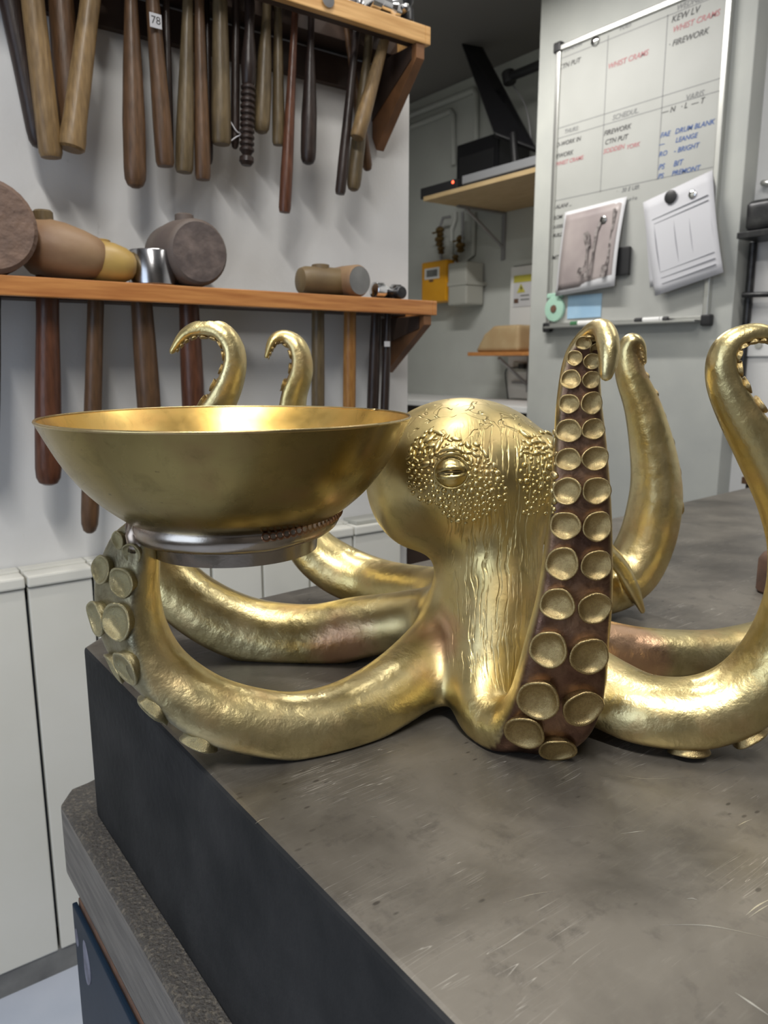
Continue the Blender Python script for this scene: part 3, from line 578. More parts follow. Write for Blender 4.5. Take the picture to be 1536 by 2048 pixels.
def wtext(px, py, s_, size, m, shear=.25, x=XI-.0004, par=None, name='handwriting', wd=.0009):
    cu = bpy.data.curves.new('txt', 'FONT'); cu.body = s_; cu.size = size; cu.shear = shear; cu.offset = wd*.4; cu.resolution_u = 3
    o = bpy.data.objects.new('txt', cu); COL.objects.link(o); bpy.context.view_layer.update(); me = bpy.data.meshes.new_from_object(o); bpy.data.objects.remove(o)
    p = P(px, py, 'x', x); R_ = Matrix(((0, 0, -1, p[0]), (-1, 0, 0, p[1]), (0, 1, 0, p[2]), (0, 0, 0, 1))); me.transform(R_); return link(name, me, m, par or WB)
for (px, py, s_, sz, m_) in [(1128, 105, 'LONDON', .020, 'ink_grey'), (1237, 62, 'TUES', .024, 'ink_grey'), (1352, 22, 'WEDNES', .026, 'ink_grey'),
  (1117, 141, 'CTN PUT', .026, 'ink'), (1215, 139, 'WHIST CRAMS', .027, 'ink_red'), (1342, 46, 'KEW LV', .030, 'ink'), (1344, 66, 'WHIST CRAMS', .027, 'ink_red'), (1336, 96, '· FIREWORK', .028, 'ink'),
  (1128, 268, 'THURS:', .022, 'ink_grey'), (1224, 241, 'SCHEDUL.', .026, 'ink_grey'), (1370, 202, 'VARIS', .027, 'ink_grey'),
  (1112, 295, 'D-WORK IN', .023, 'ink'), (1110, 318, '·EWORK', .024, 'ink'), (1110, 333, 'WHIST CRAMS', .022, 'ink_red'),
  (1207, 272, 'FIREWORK', .025, 'ink'), (1209, 290, 'CTN PUT', .025, 'ink'), (1206, 308, 'SODDEN', .024, 'ink_red'), (1252, 299, 'YORK', .022, 'ink_red'),
  (1323, 230, '— N   · L  — T', .026, 'ink'), (1320, 276, 'FAE   DRUM BLANK', .024, 'ink_blue'), (1317, 294, '—       LEANGE', .023, 'ink_blue'), (1317, 314, 'RO    - BRIGHT', .024, 'ink_blue'),
  (1316, 340, 'PS     BIT', .026, 'ink_blue'), (1315, 358, 'PS     PREMONT', .024, 'ink_blue'), (1232, 387, '·   30 E UIR', .022, 'ink_grey'), (1252, 403, '· o·I·o', .020, 'ink_grey'),
  (1111, 418, 'ALAN? ...', .022, 'ink'), (1106, 440, 'ROM', .022, 'ink'), (1105, 458, 'RUSSELL', .018, 'ink'), (1105, 475, 'BUILD', .020, 'ink'), (1104, 520, 'MT 3:', .024, 'ink')]:
    wtext(px, py, s_, sz, m_)
# magnets and papers: things of their own, held on the board
def magnet(label, px, py, r, m, x): 
    c = P(px, py, 'x', x); return tag(lathe('round_magnet', [(r*.9, 0), (r, .002), (r*.98, .006), (r*.7, .009), (0, .0095)], c, (-1, 0, 0), m, None, 20), label, 'magnet')
magnet('silver button magnet near top left corner of whiteboard', 1191, 82, .018, 'chrome', XI-.0005)
def sheet(name, pts, m, par, bulge=.012, x0=.0, n=10, th=.0006):
    """sheet through four pixel corners (tl, tr, br, bl) on planes x with lifted corners"""
    c = [P(px, py, 'x', x) for px, py, x in pts]; bm = bmesh.new(); g_ = []
    for i in range(n+1):
        row = []
        for j in range(n+1):
            u, v = j/n, i/n; p = (1-v)*((1-u)*c[0]+u*c[1])+v*((1-u)*c[3]+u*c[2]); p = p+np.array([-bulge*math.sin(v*math.pi*.9)*(.4+.6*u)+x0, 0, 0]); row.append(bm.verts.new(tuple(p)))
        g_.append(row)
    for i in range(n):
        for j in range(n): bm.faces.new([g_[i][j], g_[i][j+1], g_[i+1][j+1], g_[i+1][j]])
    me = bm_mesh(name, bm); o = link(name, me, m, par, True); md = o.modifiers.new('s', 'SOLIDIFY'); md.thickness = th; md.offset = 0; return o
XP = XI-.004
t = thing('photo_print', 'curling photo print of silver knife, fork and spoon held by a magnet', 'photograph')
PC = [(1130, 425, XP), (1254, 393, XP-.004), (1230, 572, XP-.035), (1111, 593, XP-.02)]
sheet('photo_sheet', PC, 'paper_edge', t)
def inner(c, f0, f1, g0, g1):
    c = [np.array(q, float) for q in c]; r = lambda u, v: (1-v)*((1-u)*c[0]+u*c[1])+v*((1-u)*c[3]+u*c[2]); return [tuple(r(f0, g0)), tuple(r(f1, g0)), tuple(r(f1, g1)), tuple(r(f0, g1))]
sheet('printed_image', inner(PC, .03, .94, .04, .94), 'photo', t, .012, -.0012)
for (pts, rr) in (([(1172, 470), (1175, 488)], .012), ([(1175, 490), (1170, 530), (1160, 545)], .004), ([(1200, 445), (1192, 465), (1190, 480)], .006), ([(1190, 480), (1181, 530), (1174, 550)], .0045), ([(1229, 420), (1226, 455), (1220, 485)], .006), ([(1220, 485), (1215, 520), (1206, 546)], .005), ([(1160, 540), (1158, 546)], .009), ([(1174, 545), (1172, 552)], .010), ([(1208, 535), (1205, 548)], .011)):
    bm = bmesh.new(); q = [P(px, py, 'x', XP-.020-.026*max(0, (py-440)/110.)) for px, py in pts]
    # flat printed silhouettes lying on the sheet
    for a, b in zip(q, q[1:]):
        a = np.array(a); b = np.array(b); d = (b-a)/np.linalg.norm(b-a); nn = np.cross(d, [1, 0, 0]); nn /= np.linalg.norm(nn); prism(bm, [a-nn*rr-d*rr, a+nn*rr-d*rr, a+nn*rr*1.3, b+nn*rr+d*rr, b-nn*rr+d*rr, a-nn*rr*1.3], (-.0004, 0, 0))
    link('printed_cutlery', bm_mesh('printed_cutlery', bm), 'cutlery', t)
magnet('dark shiny button magnet pinning the cutlery photo', 1208, 440, .016, 'steel', XP-.014)
t = thing('document_sheet', 'white printed table document hanging lower right on the whiteboard under two magnets', 'paper')
DC = [(1286, 405, XP-.004), (1425, 340, XP-.004), (1448, 545, XP-.03), (1311, 592, XP-.03)]
sheet('page', DC, 'paper', t); sheet('page', [(1290, 420, XP+.002), (1400, 400, XP+.002), (1420, 540, XP-.010), (1300, 575, XP-.012)], 'paper', t, .004)
for k in range(11):
    v = [.22, .27, .33, .40, .47, .54, .62, .70, .78, .84, .90][k]; sheet('table_line', inner(DC, .12 if k else .1, .92, v, v+.0018), 'faint', t, .012, -.001, 8, .0001) if k in (0, 1, 9, 10, 8) else None
for u in (.12, .40, .62, .93): sheet('table_line', inner(DC, u, u+.0018, .22, .80), 'faint', t, .012, -.001, 8, .0001)
magnet('large black round magnet on the document', 1342, 394, .024, 'black', XP-.012); magnet('small silver magnet beside the black one on the document', 1386, 389, .015, 'chrome', XP-.012)
t = thing('board_eraser', 'black magnetic board eraser sticking out behind the cutlery photo', 'eraser')
a = P(1236, 497, 'x', XI); b = P(1263, 550, 'x', XI); box('eraser_body', (XI-.024, b[1], b[2]), (XI-.006, a[1]+.02, a[2]), 'black', t, .006, 3); box('felt_pad', (XI-.006, b[1]+.003, b[2]+.003), (XI-.0006, a[1]+.017, a[2]-.003), 'grey_metal', t, .002)
t = thing('tape_dispenser', 'mint green round plastic holder at lower left of the whiteboard', 'dispenser')
c = P(1112, 618, 'x', XI-.001); lathe('disc', [(.05, 0), (.052, .004), (.050, .014), (.03, .016), (0, .016)], c, (-1, 0, 0), 'green', t, 28); a = P(1096, 596, 'x', XI-.001); box('bracket_bar', (XI-.012, c[1]-.04, c[2]+.045), (XI-.0006, c[1]+.045, c[2]+.065), 'green', t, .004)
lathe('hub', [(.017, 0), (.016, .003), (0, .004)], (c[0]-.016, c[1], c[2]), (-1, 0, 0), 'rust', t, 8)
a = P(1137, 592, 'x', XI); b = P(1202, 634, 'x', XI); tag(box('blue_note', (XI-.003, b[1], b[2]), (XI-.0008, a[1], a[2]), 'blue_note', None, .0005), 'pale blue paper note right of the mint green holder', 'note')
def marker(label, pxa, pxb, m1, m2):
    a = P(pxa, 650, 'x', XB-.025); b = P(pxb, 650, 'x', XB-.025); z = zb+.0105; t = thing('marker_pen', label, 'pen'); y0, y1 = a[1], b[1]
    lathe('barrel', [(.0078, 0), (.0084, .002), (.0084, abs(y1-y0)*.65), (.0070, abs(y1-y0)*.66)], (XB-.022, y1, z), (0, 1, 0), m1, t, 12)
    lathe('cap', [(.0086, abs(y1-y0)*.66), (.0086, abs(y1-y0)*.97), (.006, abs(y1-y0))], (XB-.022, y1, z), (0, 1, 0), m2, t, 12)
marker('white marker pen with dark green cap on the whiteboard tray', 1140, 1185, 'white_plastic', 'green_dark')
marker('white marker pen with black cap on the tray, middle', 1268, 1318, 'white_plastic', 'black')
marker('short black-tipped marker pen at right of the tray pens', 1320, 1334, 'black', 'white_plastic')

# ------------------------------------------------------------------ right wall: iron stakes, socket
XR = 2.68
t = thing('stake_rack', 'black iron rack with rounded stake heads on the wall at the right edge', 'rack')
a = P(1499, 470, 'x', XR-.06); z = a[2]
box('rack_plate', (XR-.14, a[1]-.30, z-.02), (XR-.001, a[1], z), 'blackmetal', t, .002)
p0 = P(1506, 480, 'x', XR-.02); p1 = P(1497, 690, 'x', XR-.02); tube('rack_post', [(XR-.015, p0[1], z-.02), (XR-.015, p0[1], .95)], .013, 'blackmetal', t, 10, 0)
c = P(1512, 440, 'x', XR-.07); bm = bmesh.new(); bxb(bm, (XR-.13, a[1]-.13, z+.0005), (XR-.02, a[1]-.012, z+.10)); bevel(bm, .03, 4)
tag(link('iron_stake', bm_mesh('iron_stake', bm), 'blackmetal', None, True), 'glossy black rounded stake head on the wall rack, right edge', 'tool')
c = P(1486, 590, 'x', XR-.06); tag(tube('iron_hook', [c+np.array([.0, 0, 0]), c+np.array([.0, -.12, -.005]), c+np.array([.058, -.14, 0])], .009, 'blackmetal', None, 8, 3), 'black iron rod hook crossing the rack post', 'hook')
c = P(1526, 366, 'x', XR-.03); tag(tube('wall_hook', [c+np.array([.029, 0, 0]), c, c+np.array([-.01, -.05, -.01])], .010, 'alu', None, 8, 2), 'small pale metal hook above the black stake head', 'hook')
t = thing('wall_switch', 'white square wall switch at right edge above tentacle curl', 'switch')
a = P(1500, 645, 'x', XR); b = P(1545, 713, 'x', XR); box('back_plate', (XR-.012, b[1], b[2]), (XR-.0005, a[1], a[2]), 'white_plastic', t, .004)
lathe('rocker', [(.014, 0), (.013, .004), (0, .005)], (XR-.012, P(1521, 690, 'x', XR)[1], P(1521, 690, 'x', XR)[2]), (-1, 0, 0), 'meter_grey', t, 14)
# post with brown block behind the bench
t = thing('timber_post', 'brown timber post top peeping over the far bench edge at right', 'post')
c = P(1530, 962, 'y', 1.20); box('post', (c[0]-.04, 1.16, 0), (c[0]+.04, 1.24, c[2]-.01), 'h_dark', t); box('post_cap', (c[0]-.05, 1.15, c[2]-.01), (c[0]+.05, 1.25, c[2]+.012), 'h_brown', t, .002)

# ------------------------------------------------------------------ bench: steel plate on a board on a blue stand
ZT = .9; ZP = .674
t = thing('surface_plate', 'thick worn steel surface plate, dark-sided, carrying the brass octopus', 'bench plate')
bm = bmesh.new(); c_ = []
xr, yf = 2.55, -.7
prism(bm, [(.231, yf, ZP), (xr, yf, ZP), (xr, 1.111, ZP), (.30, .960, ZP), (.258, .950, ZP), (.231, .925, ZP)], (0, 0, ZT-ZP)); bevel(bm, .006, 3)
pl = link('plate', bm_mesh('plate', bm), ['plate_top', 'plate_side'], t)
for p in pl.data.polygons: p.material_index = 0 if p.normal.z > .75 else 1
rng = random.Random(4); bm = bmesh.new()
def scratch(pts, wd):
    q = catmull([P(px, py, 'z', ZT) for px, py in pts], 5)
    for i in range(len(q)-1):
        a, b = q[i], q[i+1]; d = b-a; d /= np.linalg.norm(d)+1e-9; n = np.array([-d[1], d[0], 0])
        w0 = wd*(1-abs(2*i/(len(q)-1)-1))+1e-5; w1 = wd*(1-abs(2*(i+1)/(len(q)-1)-1))+1e-5
        bm.faces.new([bm.verts.new(tuple(v+np.array([0, 0, .00012]))) for v in (a-n*w0, b-n*w1, b+n*w1, a+n*w0)])
for pts, wd in [([(1470, 1985), (1500, 2005), (1545, 2036)], .0007), ([(1490, 1832), (1515, 1812), (1545, 1796)], .0005), ([(1495, 1838), (1520, 1820), (1545, 1806)], .0003), ([(1320, 1850), (1420, 1852), (1545, 1878)], .00035),
  ([(1000, 1808), (1060, 1790), (1110, 1782)], .0003), ([(1425, 1552), (1455, 1540), (1482, 1528)], .0003), ([(1238, 1550), (1300, 1558), (1420, 1552)], .0002), ([(735, 1604), (760, 1595), (782, 1587)], .0003), ([(736, 1632), (746, 1634), (755, 1634)], .0006),
  ([(1085, 1592), (1130, 1585), (1170, 1570)], .00025), ([(1095, 1662), (1140, 1654), (1188, 1650)], .0002), ([(1240, 1668), (1270, 1664), (1290, 1662)], .0003), ([(1372, 1798), (1385, 1797), (1396, 1801)], .0004), ([(510, 1648), (522, 1640), (540, 1634)], .0004), ([(1475, 1652), (1490, 1644), (1505, 1638)], .0003), ([(592, 1738), (615, 1728), (650, 1722)], .0002), ([(1450, 1488), (1500, 1475), (1545, 1465)], .0003), ([(1365, 1048), (1372, 1047), (1385, 1049)], .0006)]: scratch(pts, wd)
so = link('scratch_marks', bm_mesh('scratch_marks', bm), 'alu', t); so['kind'] = 'stuff'; so['label'] = 'bright scratches in the steel'
bm = bmesh.new(); prism(bm, [(.200, yf, .572), (xr+.03, yf, .572), (xr+.03, 1.16, .572), (.27, 1.02, .572), (.222, 1.012, .572), (.200, .98, .572)], (0, 0, ZP-.0005-.572)); bevel(bm, .007, 3)
t = thing('base_board', 'thick gritty weathered board between steel plate and blue stand', 'board')
pb = link('board_slab', bm_mesh('board_slab', bm), ['grit', 'board_side'], t)
for p in pb.data.polygons: p.material_index = 0 if p.normal.z > .5 else 1
t = thing('steel_stand', 'dark blue painted steel stand with chipped paint under the plate', 'stand')
box('top_frame', (.200, yf, .525), (xr+.02, .925, .571), 'rust', t, .003)
box('side_panel', (.1925, yf, .0), (.199, .925, .566), 'blue_paint', t, .002)
box('back_panel', (.200, .919, .0), (xr, .925, .52), 'blue_paint', t, .002)
box('corner_post', (.200, .87, 0), (.25, .918, .52), 'blue_paint', t, .002)
for (px, py, r1_, r2_) in ((174, 1930, .010, .030), (154, 1876, .005, .012)):
    c = P(px, py, 'x', .1925); bm = bmesh.new(); pr = []
    for k in range(16):
        an = k*math.pi/8; rr = 1+.12*math.sin(3*an+px); pr.append((.1925, c[1]+r1_*1.4*rr*math.cos(an), c[2]+r2_*rr*math.sin(an)))
    prism(bm, pr, (-.0006, 0, 0)); link('paint_chip', bm_mesh('paint_chip', bm), 'chip', t)
c = P(1562, 1188, 'z', ZT); t = tag(lathe('iron_weight', [(.022, 0), (.026, .004), (.026, .05), (.020, .06), (.012, .064), (0, .065)], (c[0], c[1]+.01, ZT+.0002), (0, 0, 1), 'rust', None, 24), 'rusty brown iron weight on the plate cut by the right edge', 'weight')

# ------------------------------------------------------------------ the brass octopus: one blended surface grown around arm paths
VOX = .0022; FLAT = .45; KB = .028
OCT = thing('octopus_sculpture', 'brass octopus sculpture with curling suckered tentacles standing on the steel plate', 'sculpture')
Zv = np.array([0, 0, 1.])
# arm paths: (px, py, horizontal distance, radius in px); outward direction gives the sucker side
ARMS = dict(
 C=(-FH-.16*RT, [(1010, 1060, .755, 70), (1000, 1180, .735, 78), (975, 1320, .705, 76), (966, 1405, .674, 66), (1000, 1452, .648, 64), (1050, 1458, .632, 78), (1097, 1425, .618, 94), (1120, 1365, .608, 94), (1131, 1300, .603, 87), (1148, 1200, .600, 77), (1156, 1100, .598, 69), (1160, 1000, .597, 61), (1160, 900, .597, 53), (1158, 800, .597, 44), (1164, 720, .597, 36), (1184, 676, .592, 28), (1204, 660, .578, 23), (1215, 682, .566, 24), (1217, 720, .560, 21), (1212, 752, .558, 16)]),
 A=(-RT-.42*FH, [(930, 1240, .79, 80), (870, 1320, .745, 85), (790, 1385, .70, 82), (700, 1435, .665, 82), (600, 1460, .64, 82), (500, 1452, .625, 82), (400, 1420, .618, 82), (312, 1355, .618, 80), (263, 1272, .62, 77), (250, 1185, .622, 71), (262, 1115, .62, 58), (276, 1068, .612, 34)]),
 B=(-RT, [(900, 1230, .83, 66), (800, 1250, .85, 70), (720, 1265, .862, 76), (620, 1285, .868, 80), (500, 1270, .872, 78), (400, 1225, .875, 74), (330, 1160, .88, 68), (305, 1080, .885, 62), (325, 980, .89, 56), (375, 880, .89, 46), (432, 806, .89, 38), (460, 745, .89, 31), (462, 700, .89, 27), (440, 668, .89, 25), (405, 662, .89, 22), (372, 673, .885, 16), (345, 705, .88, 9)]),
 E=(-RT, [(930, 1190, .86, 58), (850, 1190, .93, 60), (760, 1178, 1.0, 62), (680, 1150, 1.03, 64), (615, 1100, 1.04, 58), (582, 1020, 1.05, 52), (572, 900, 1.05, 42), (579, 800, 1.05, 34), (597, 740, 1.05, 29), (592, 698, 1.05, 24), (570, 678, 1.05, 18), (548, 683, 1.04, 13), (534, 715, 1.03, 7)]),
 R=(RT, [(1040, 1270, .77, 85), (1130, 1345, .71, 88), (1220, 1400, .67, 88), (1300, 1430, .645, 86), (1400, 1432, .635, 86), (1490, 1395, .632, 84), (1562, 1318, .632, 82), (1605, 1210, .632, 76), (1610, 1100, .632, 70), (1582, 1000, .632, 64), (1530, 900, .632, 56), (1482, 820, .632, 47), (1453, 760, .632, 39), (1450, 712, .63, 33), (1472, 682, .628, 27), (1520, 669, .626, 22), (1565, 690, .625, 16), (1580, 730, .624, 10)]),
 S=(RT-.1*FH, [(1050, 1250, .80, 70), (1150, 1290, .80, 70), (1250, 1312, .81, 66), (1350, 1318, .82, 62), (1450, 1315, .84, 62), (1560, 1285, .86, 60), (1640, 1220, .88, 55), (1680, 1100, .90, 45), (1680, 950, .90, 35), (1640, 850, .90, 25), (1600, 840, .90, 12)]),
 T=(RT*.8+.6*FH, [(1010, 1180, .86, 60), (1100, 1190, .93, 58), (1190, 1190, 1.0, 60), (1255, 1150, 1.03, 60), (1292, 1085, 1.04, 57), (1310, 1010, 1.04, 54), (1312, 950, 1.04, 49), (1302, 880, 1.04, 43), (1285, 810, 1.04, 36), (1262, 750, 1.04, 30), (1254, 708, 1.04, 24), (1264, 684, 1.035, 18), (1281, 692, 1.03, 11), (1290, 726, 1.03, 6)]),
 U=(RT*.7-.3*FH, [(1080, 1060, .90, 40), (1160, 1075, .94, 30), (1225, 1120, .965, 22), (1258, 1168, .97, 18), (1283, 1222, .97, 9)]),
)
paths = {}
for kx, (rh, pts) in ARMS.items():
    rh = rh/np.linalg.norm(rh); q = np.array([[*H(px, py, d), r*d/F] for px, py, d, r in pts]); q = catmull(q, 6)
    q[:, 3] = np.maximum(q[:, 3], .003); t = np.gradient(q[:, :3], axis=0); t /= np.linalg.norm(t, axis=1)[:, None]
    tw = np.linspace(0, 1, len(q))[:, None]**1.0; rv = rh+(-1.15*FH*np.clip((tw-.55)/.3, 0, 1) if kx == 'A' else 0*tw); rv = rv/np.linalg.norm(rv, axis=1)[:, None]; bn = np.cross(Zv, rv)
    s = np.cross(bn, t); s /= np.linalg.norm(s, axis=1)[:, None]; b = np.cross(t, s); paths[kx] = dict(p=q[:, :3], r=q[:, 3], s=s, b=b, t=t)
    # arms lying on the plate rest on it
    lo = q[:, 2]+s[:, 2]*0-q[:, 3]*np.where(s[:, 2] < -.3, FLAT, .9); 
allp = np.vstack([np.hstack([d['p'], d['r'][:, None]]) for d in paths.values()])
lo3 = allp[:, :3].min(0)-.07; hi3 = allp[:, :3].max(0)+.05; lo3[2] = .885; hi3[2] = 1.285
n3 = np.ceil((hi3-lo3)/VOX).astype(int)+1; FLD = np.full(n3, 1., np.float32); LAB = np.zeros(n3, np.int8)
def region(lo, hi):
    a = np.clip(((lo-lo3)/VOX).astype(int), 0, n3-1); b = np.clip(((hi-lo3)/VOX).astype(int)+2, 1, n3); return tuple(slice(i, j) for i, j in zip(a, b))
def coords(sl):
    ax = [(lo3[i]+VOX*np.arange(sl[i].start, sl[i].stop)).astype(np.float32) for i in range(3)]; return ax[0][:, None, None], ax[1][None, :, None], ax[2][None, None, :]
def smin(a, b, k):
    h = np.maximum(k-np.abs(a-b), 0)/k; return np.minimum(a, b)-h*h*k*.25
def put(sl, d, k=KB): FLD[sl] = smin(FLD[sl], d, k)
def ellipsoid(c, ax, rad):
    c = np.array(c); m_ = max(rad)+.03; sl = region(c-m_, c+m_); X, Y, Z = coords(sl); X = X-c[0]; Y = Y-c[1]; Z = Z-c[2]; q0 = 0; q1 = 0
    for a, r in zip(ax, rad): u = X*a[0]+Y*a[1]+Z*a[2]; q0 = q0+(u/r)**2; q1 = q1+(u/r**2)**2
    k0 = np.sqrt(q0); put(sl, (k0*(k0-1)/np.maximum(np.sqrt(q1), 1e-6)).astype(np.float32))
def capsule(a, b, ra, rb, k=KB):
    a = np.array(a); b = np.array(b); m_ = max(ra, rb)+.035; sl = region(np.minimum(a, b)-m_, np.maximum(a, b)+m_); X, Y, Z = coords(sl); ab = b-a
    t = np.clip(((X-a[0])*ab[0]+(Y-a[1])*ab[1]+(Z-a[2])*ab[2])/(ab@ab), 0, 1)
    put(sl, (np.sqrt((X-a[0]-t*ab[0])**2+(Y-a[1]-t*ab[1])**2+(Z-a[2]-t*ab[2])**2)-(ra+(rb-ra)*t)).astype(np.float32), k)
axs = (RT, FH, Zv)
ellipsoid(H(925, 945, .80), axs, (.098, .098, .078))                     # mantle
ellipsoid(H(840, 985, .81), axs, (.050, .06, .060))                      # drooping left lobe
capsule(H(960, 1010, .775), H(975, 1200, .775), 100*.775/F, 98*.775/F)   # neck column
capsule(H(975, 1200, .775), H(975, 1290, .80), 98*.775/F, 95*.775/F)
ellipsoid(H(912, 955, .742), axs, (.040, .040, .040))                    # eye mounds
ellipsoid(H(1075, 950, .755), axs, (.034, .034, .036))
for li, (kx, d) in enumerate(paths.items(), 1):
    p, r, s, b = d['p'], d['r'], d['s'], d['b']; m_ = r.max()+.034
    SL = region(p.min(0)-m_, p.max(0)+m_); TF = np.full([q.stop-q.start for q in SL], .2, np.float32); off = np.array([q.start for q in SL])
    for i in range(len(p)-1):
        m_ = max(r[i], r[i+1])+.031; sl = region(np.minimum(p[i], p[i+1])-m_, np.maximum(p[i], p[i+1])+m_); X, Y, Z = coords(sl)
        a = p[i]; ab = p[i+1]-a; X = X-a[0]; Y = Y-a[1]; Z = Z-a[2]; L2 = ab@ab
        t = np.clip((X*ab[0]+Y*ab[1]+Z*ab[2])/L2, 0, 1); X = X-t*ab[0]; Y = Y-t*ab[1]; Z = Z-t*ab[2]; rr = r[i]+(r[i+1]-r[i])*t
        sv = s[i]; v = X*sv[0]+Y*sv[1]+Z*sv[2]; v2 = X*s[i+1][0]+Y*s[i+1][1]+Z*s[i+1][2]; v = v+(v2-v)*t
        dd = np.sqrt(X*X+Y*Y+Z*Z)-rr; fl = v-FLAT*rr; kk = .003; dd = np.maximum(dd, fl)+np.maximum(kk-np.abs(dd-fl), 0)**2/(4*kk)
        l2 = tuple(slice(q.start-o_, q.stop-o_) for q, o_ in zip(sl, off)); TF[l2] = np.minimum(TF[l2], dd.astype(np.float32))
    cur = FLD[SL]; near = (TF < cur); lab = LAB[SL]; lab[near & (TF < .02)] = li; FLD[SL] = smin(cur, TF, KB if kx not in 'UE' else .015)
zz = (lo3[2]+VOX*np.arange(n3[2])).astype(np.float32)
cutp = (.9006-zz)[None, None, :]; FLD = np.maximum(FLD, cutp)
for _ in range(2):                                  # soften the field a little: cast, hand-finished metal has no crisp voxel edges
    for ax in range(3):
        n_ = FLD.shape[ax]; a_ = [slice(None)]*3; l_ = [slice(None)]*3; r_ = [slice(None)]*3; a_[ax] = slice(1, n_-1); l_[ax] = slice(0, n_-2); r_[ax] = slice(2, n_)
        G_ = FLD.copy(); G_[tuple(a_)] = .5*FLD[tuple(a_)]+.25*(FLD[tuple(l_)]+FLD[tuple(r_)]); FLD = G_
# surface nets
sgn = FLD < 0
cs = [(i, j, k) for i in (0, 1) for j in (0, 1) for k in (0, 1)]
sh = lambda A, c: A[c[0]:A.shape[0]-1+c[0], c[1]:A.shape[1]-1+c[1], c[2]:A.shape[2]-1+c[2]]
cnt = np.zeros([q-1 for q in n3], np.int8)
for c in cs: cnt += sh(sgn, c)
act = np.argwhere((cnt > 0) & (cnt < 8)); ids = -np.ones(cnt.shape, np.int32); ids[tuple(act.T)] = np.arange(len(act))
val = np.stack([FLD[act[:, 0]+c[0], act[:, 1]+c[1], act[:, 2]+c[2]] for c in cs], 1); ps = np.zeros((len(act), 3)); nc = np.zeros(len(act))
for a in range(8):
    for b in range(a+1, 8):
        ca, cb = np.array(cs[a]), np.array(cs[b])
        if abs(ca-cb).sum() != 1: continue
        va, vb = val[:, a], val[:, b]; x = (va < 0) != (vb < 0); t = np.where(x, va/np.where(x, va-vb, 1), 0)[:, None]; ps += x[:, None]*(ca+t*(cb-ca)); nc += x
V = lo3+VOX*(act+ps/nc[:, None])
faces = []
for ax in range(3):
    u, v = [(1, 2), (2, 0), (0, 1)][ax]; s0 = [slice(None)]*3; s1 = [slice(None)]*3; s0[ax] = slice(0, -1); s1[ax] = slice(1, None)
    A0, A1 = sgn[tuple(s0)], sgn[tuple(s1)]; e = np.argwhere(A0 != A1); e = e[(e[:, u] > 0) & (e[:, v] > 0) & (e[:, u] < n3[u]-1) & (e[:, v] < n3[v]-1)]
    fl = A0[tuple(e.T)]
    def idx(du, dv): q = e.copy(); q[:, u] -= du; q[:, v] -= dv; return ids[tuple(q.T)]
    q = np.stack([idx(1, 1), idx(0, 1), idx(0, 0), idx(1, 0)], 1); q[~fl] = q[~fl][:, ::-1]; faces.append(q)
faces = np.vstack(faces)
gi = np.clip(((V-lo3)/VOX), 1, n3-3)
def samp(A, P_):
    i = P_.astype(int); f = P_-i; out = 0
    for c in cs:
        wgt = np.prod(np.where(np.array(c) == 1, f, 1-f), axis=1); out = out+wgt*A[i[:, 0]+c[0], i[:, 1]+c[1], i[:, 2]+c[2]]
    return out
NR = np.stack([samp(FLD, np.clip(gi+d, 0, n3-2.01))-samp(FLD, np.clip(gi-d, 0, n3-2.01)) for d in np.eye(3)*.9], 1); NR /= np.linalg.norm(NR, axis=1)[:, None]+1e-9
iv = np.round((V-lo3)/VOX).astype(int); lab = LAB[tuple(iv.T)].astype(int)
# trim arm labels near the root so the body keeps the web
cen = H(960, 1250, .79)
keys = list(paths); rootr = dict(C=.0, A=.115, B=.12, E=.14, R=.12, S=.10, T=.14, U=.12)
near = np.linalg.norm((V-cen)[:, :2], axis=1)
for li, kx in enumerate(keys, 1):
    if kx == 'C': bad = (lab == li) & (((V-H(985, 1452, .655))@FH > -.002) | False)
    else: bad = (lab == li) & (near < rootr[kx])
    lab[bad] = 0
flab = np.sort(lab[faces], axis=1)[:, 1]
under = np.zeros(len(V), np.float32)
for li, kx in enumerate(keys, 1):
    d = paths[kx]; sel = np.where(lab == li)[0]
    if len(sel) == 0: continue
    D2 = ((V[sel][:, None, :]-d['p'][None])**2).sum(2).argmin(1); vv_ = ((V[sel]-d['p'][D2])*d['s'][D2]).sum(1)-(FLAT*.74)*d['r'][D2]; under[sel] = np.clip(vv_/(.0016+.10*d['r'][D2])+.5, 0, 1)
def submesh(name, mask, mats, parent, matidx=None):
    f = faces[mask]; used, inv = np.unique(f, return_inverse=True); me = bpy.data.meshes.new(name); f2 = inv.reshape(f.shape)
    me.vertices.add(len(used)); me.vertices.foreach_set('co', V[used].astype(np.float32).ravel()); me.loops.add(f2.size); me.loops.foreach_set('vertex_index', f2.ravel().astype(np.int32))
    me.polygons.add(len(f2)); me.polygons.foreach_set('loop_start', np.arange(0, f2.size, 4, dtype=np.int32)); me.polygons.foreach_set('loop_total', np.full(len(f2), 4, np.int32))
    me.polygons.foreach_set('use_smooth', np.ones(len(f2), bool))
    if matidx is not None: me.polygons.foreach_set('material_index', matidx[mask].astype(np.int32))
    at = me.attributes.new('under', 'FLOAT', 'POINT'); at.data.foreach_set('value', under[used].astype(np.float32))
    me.update(calc_edges=True); me.normals_split_custom_set_from_vertices(NR[used].tolist()); return link(name, me, mats, parent)
BODY = submesh('body', flab == 0, 'brass_head', OCT)
UM = dict(C='arm_c', A='arm_a')
parts = {}
for li, kx in enumerate(keys, 1):
    if (flab == li).sum(): parts[kx] = submesh('tentacle', flab == li, UM.get(kx, 'arm_o'), OCT)
parts['C']['label'] = 'tentacle rising in front, coppery underside with paired suckers facing out'
parts['A']['label'] = 'left tentacle bending up to hold the bowl'
bvh = BVHTree.FromPolygons(V.tolist(), faces.tolist())
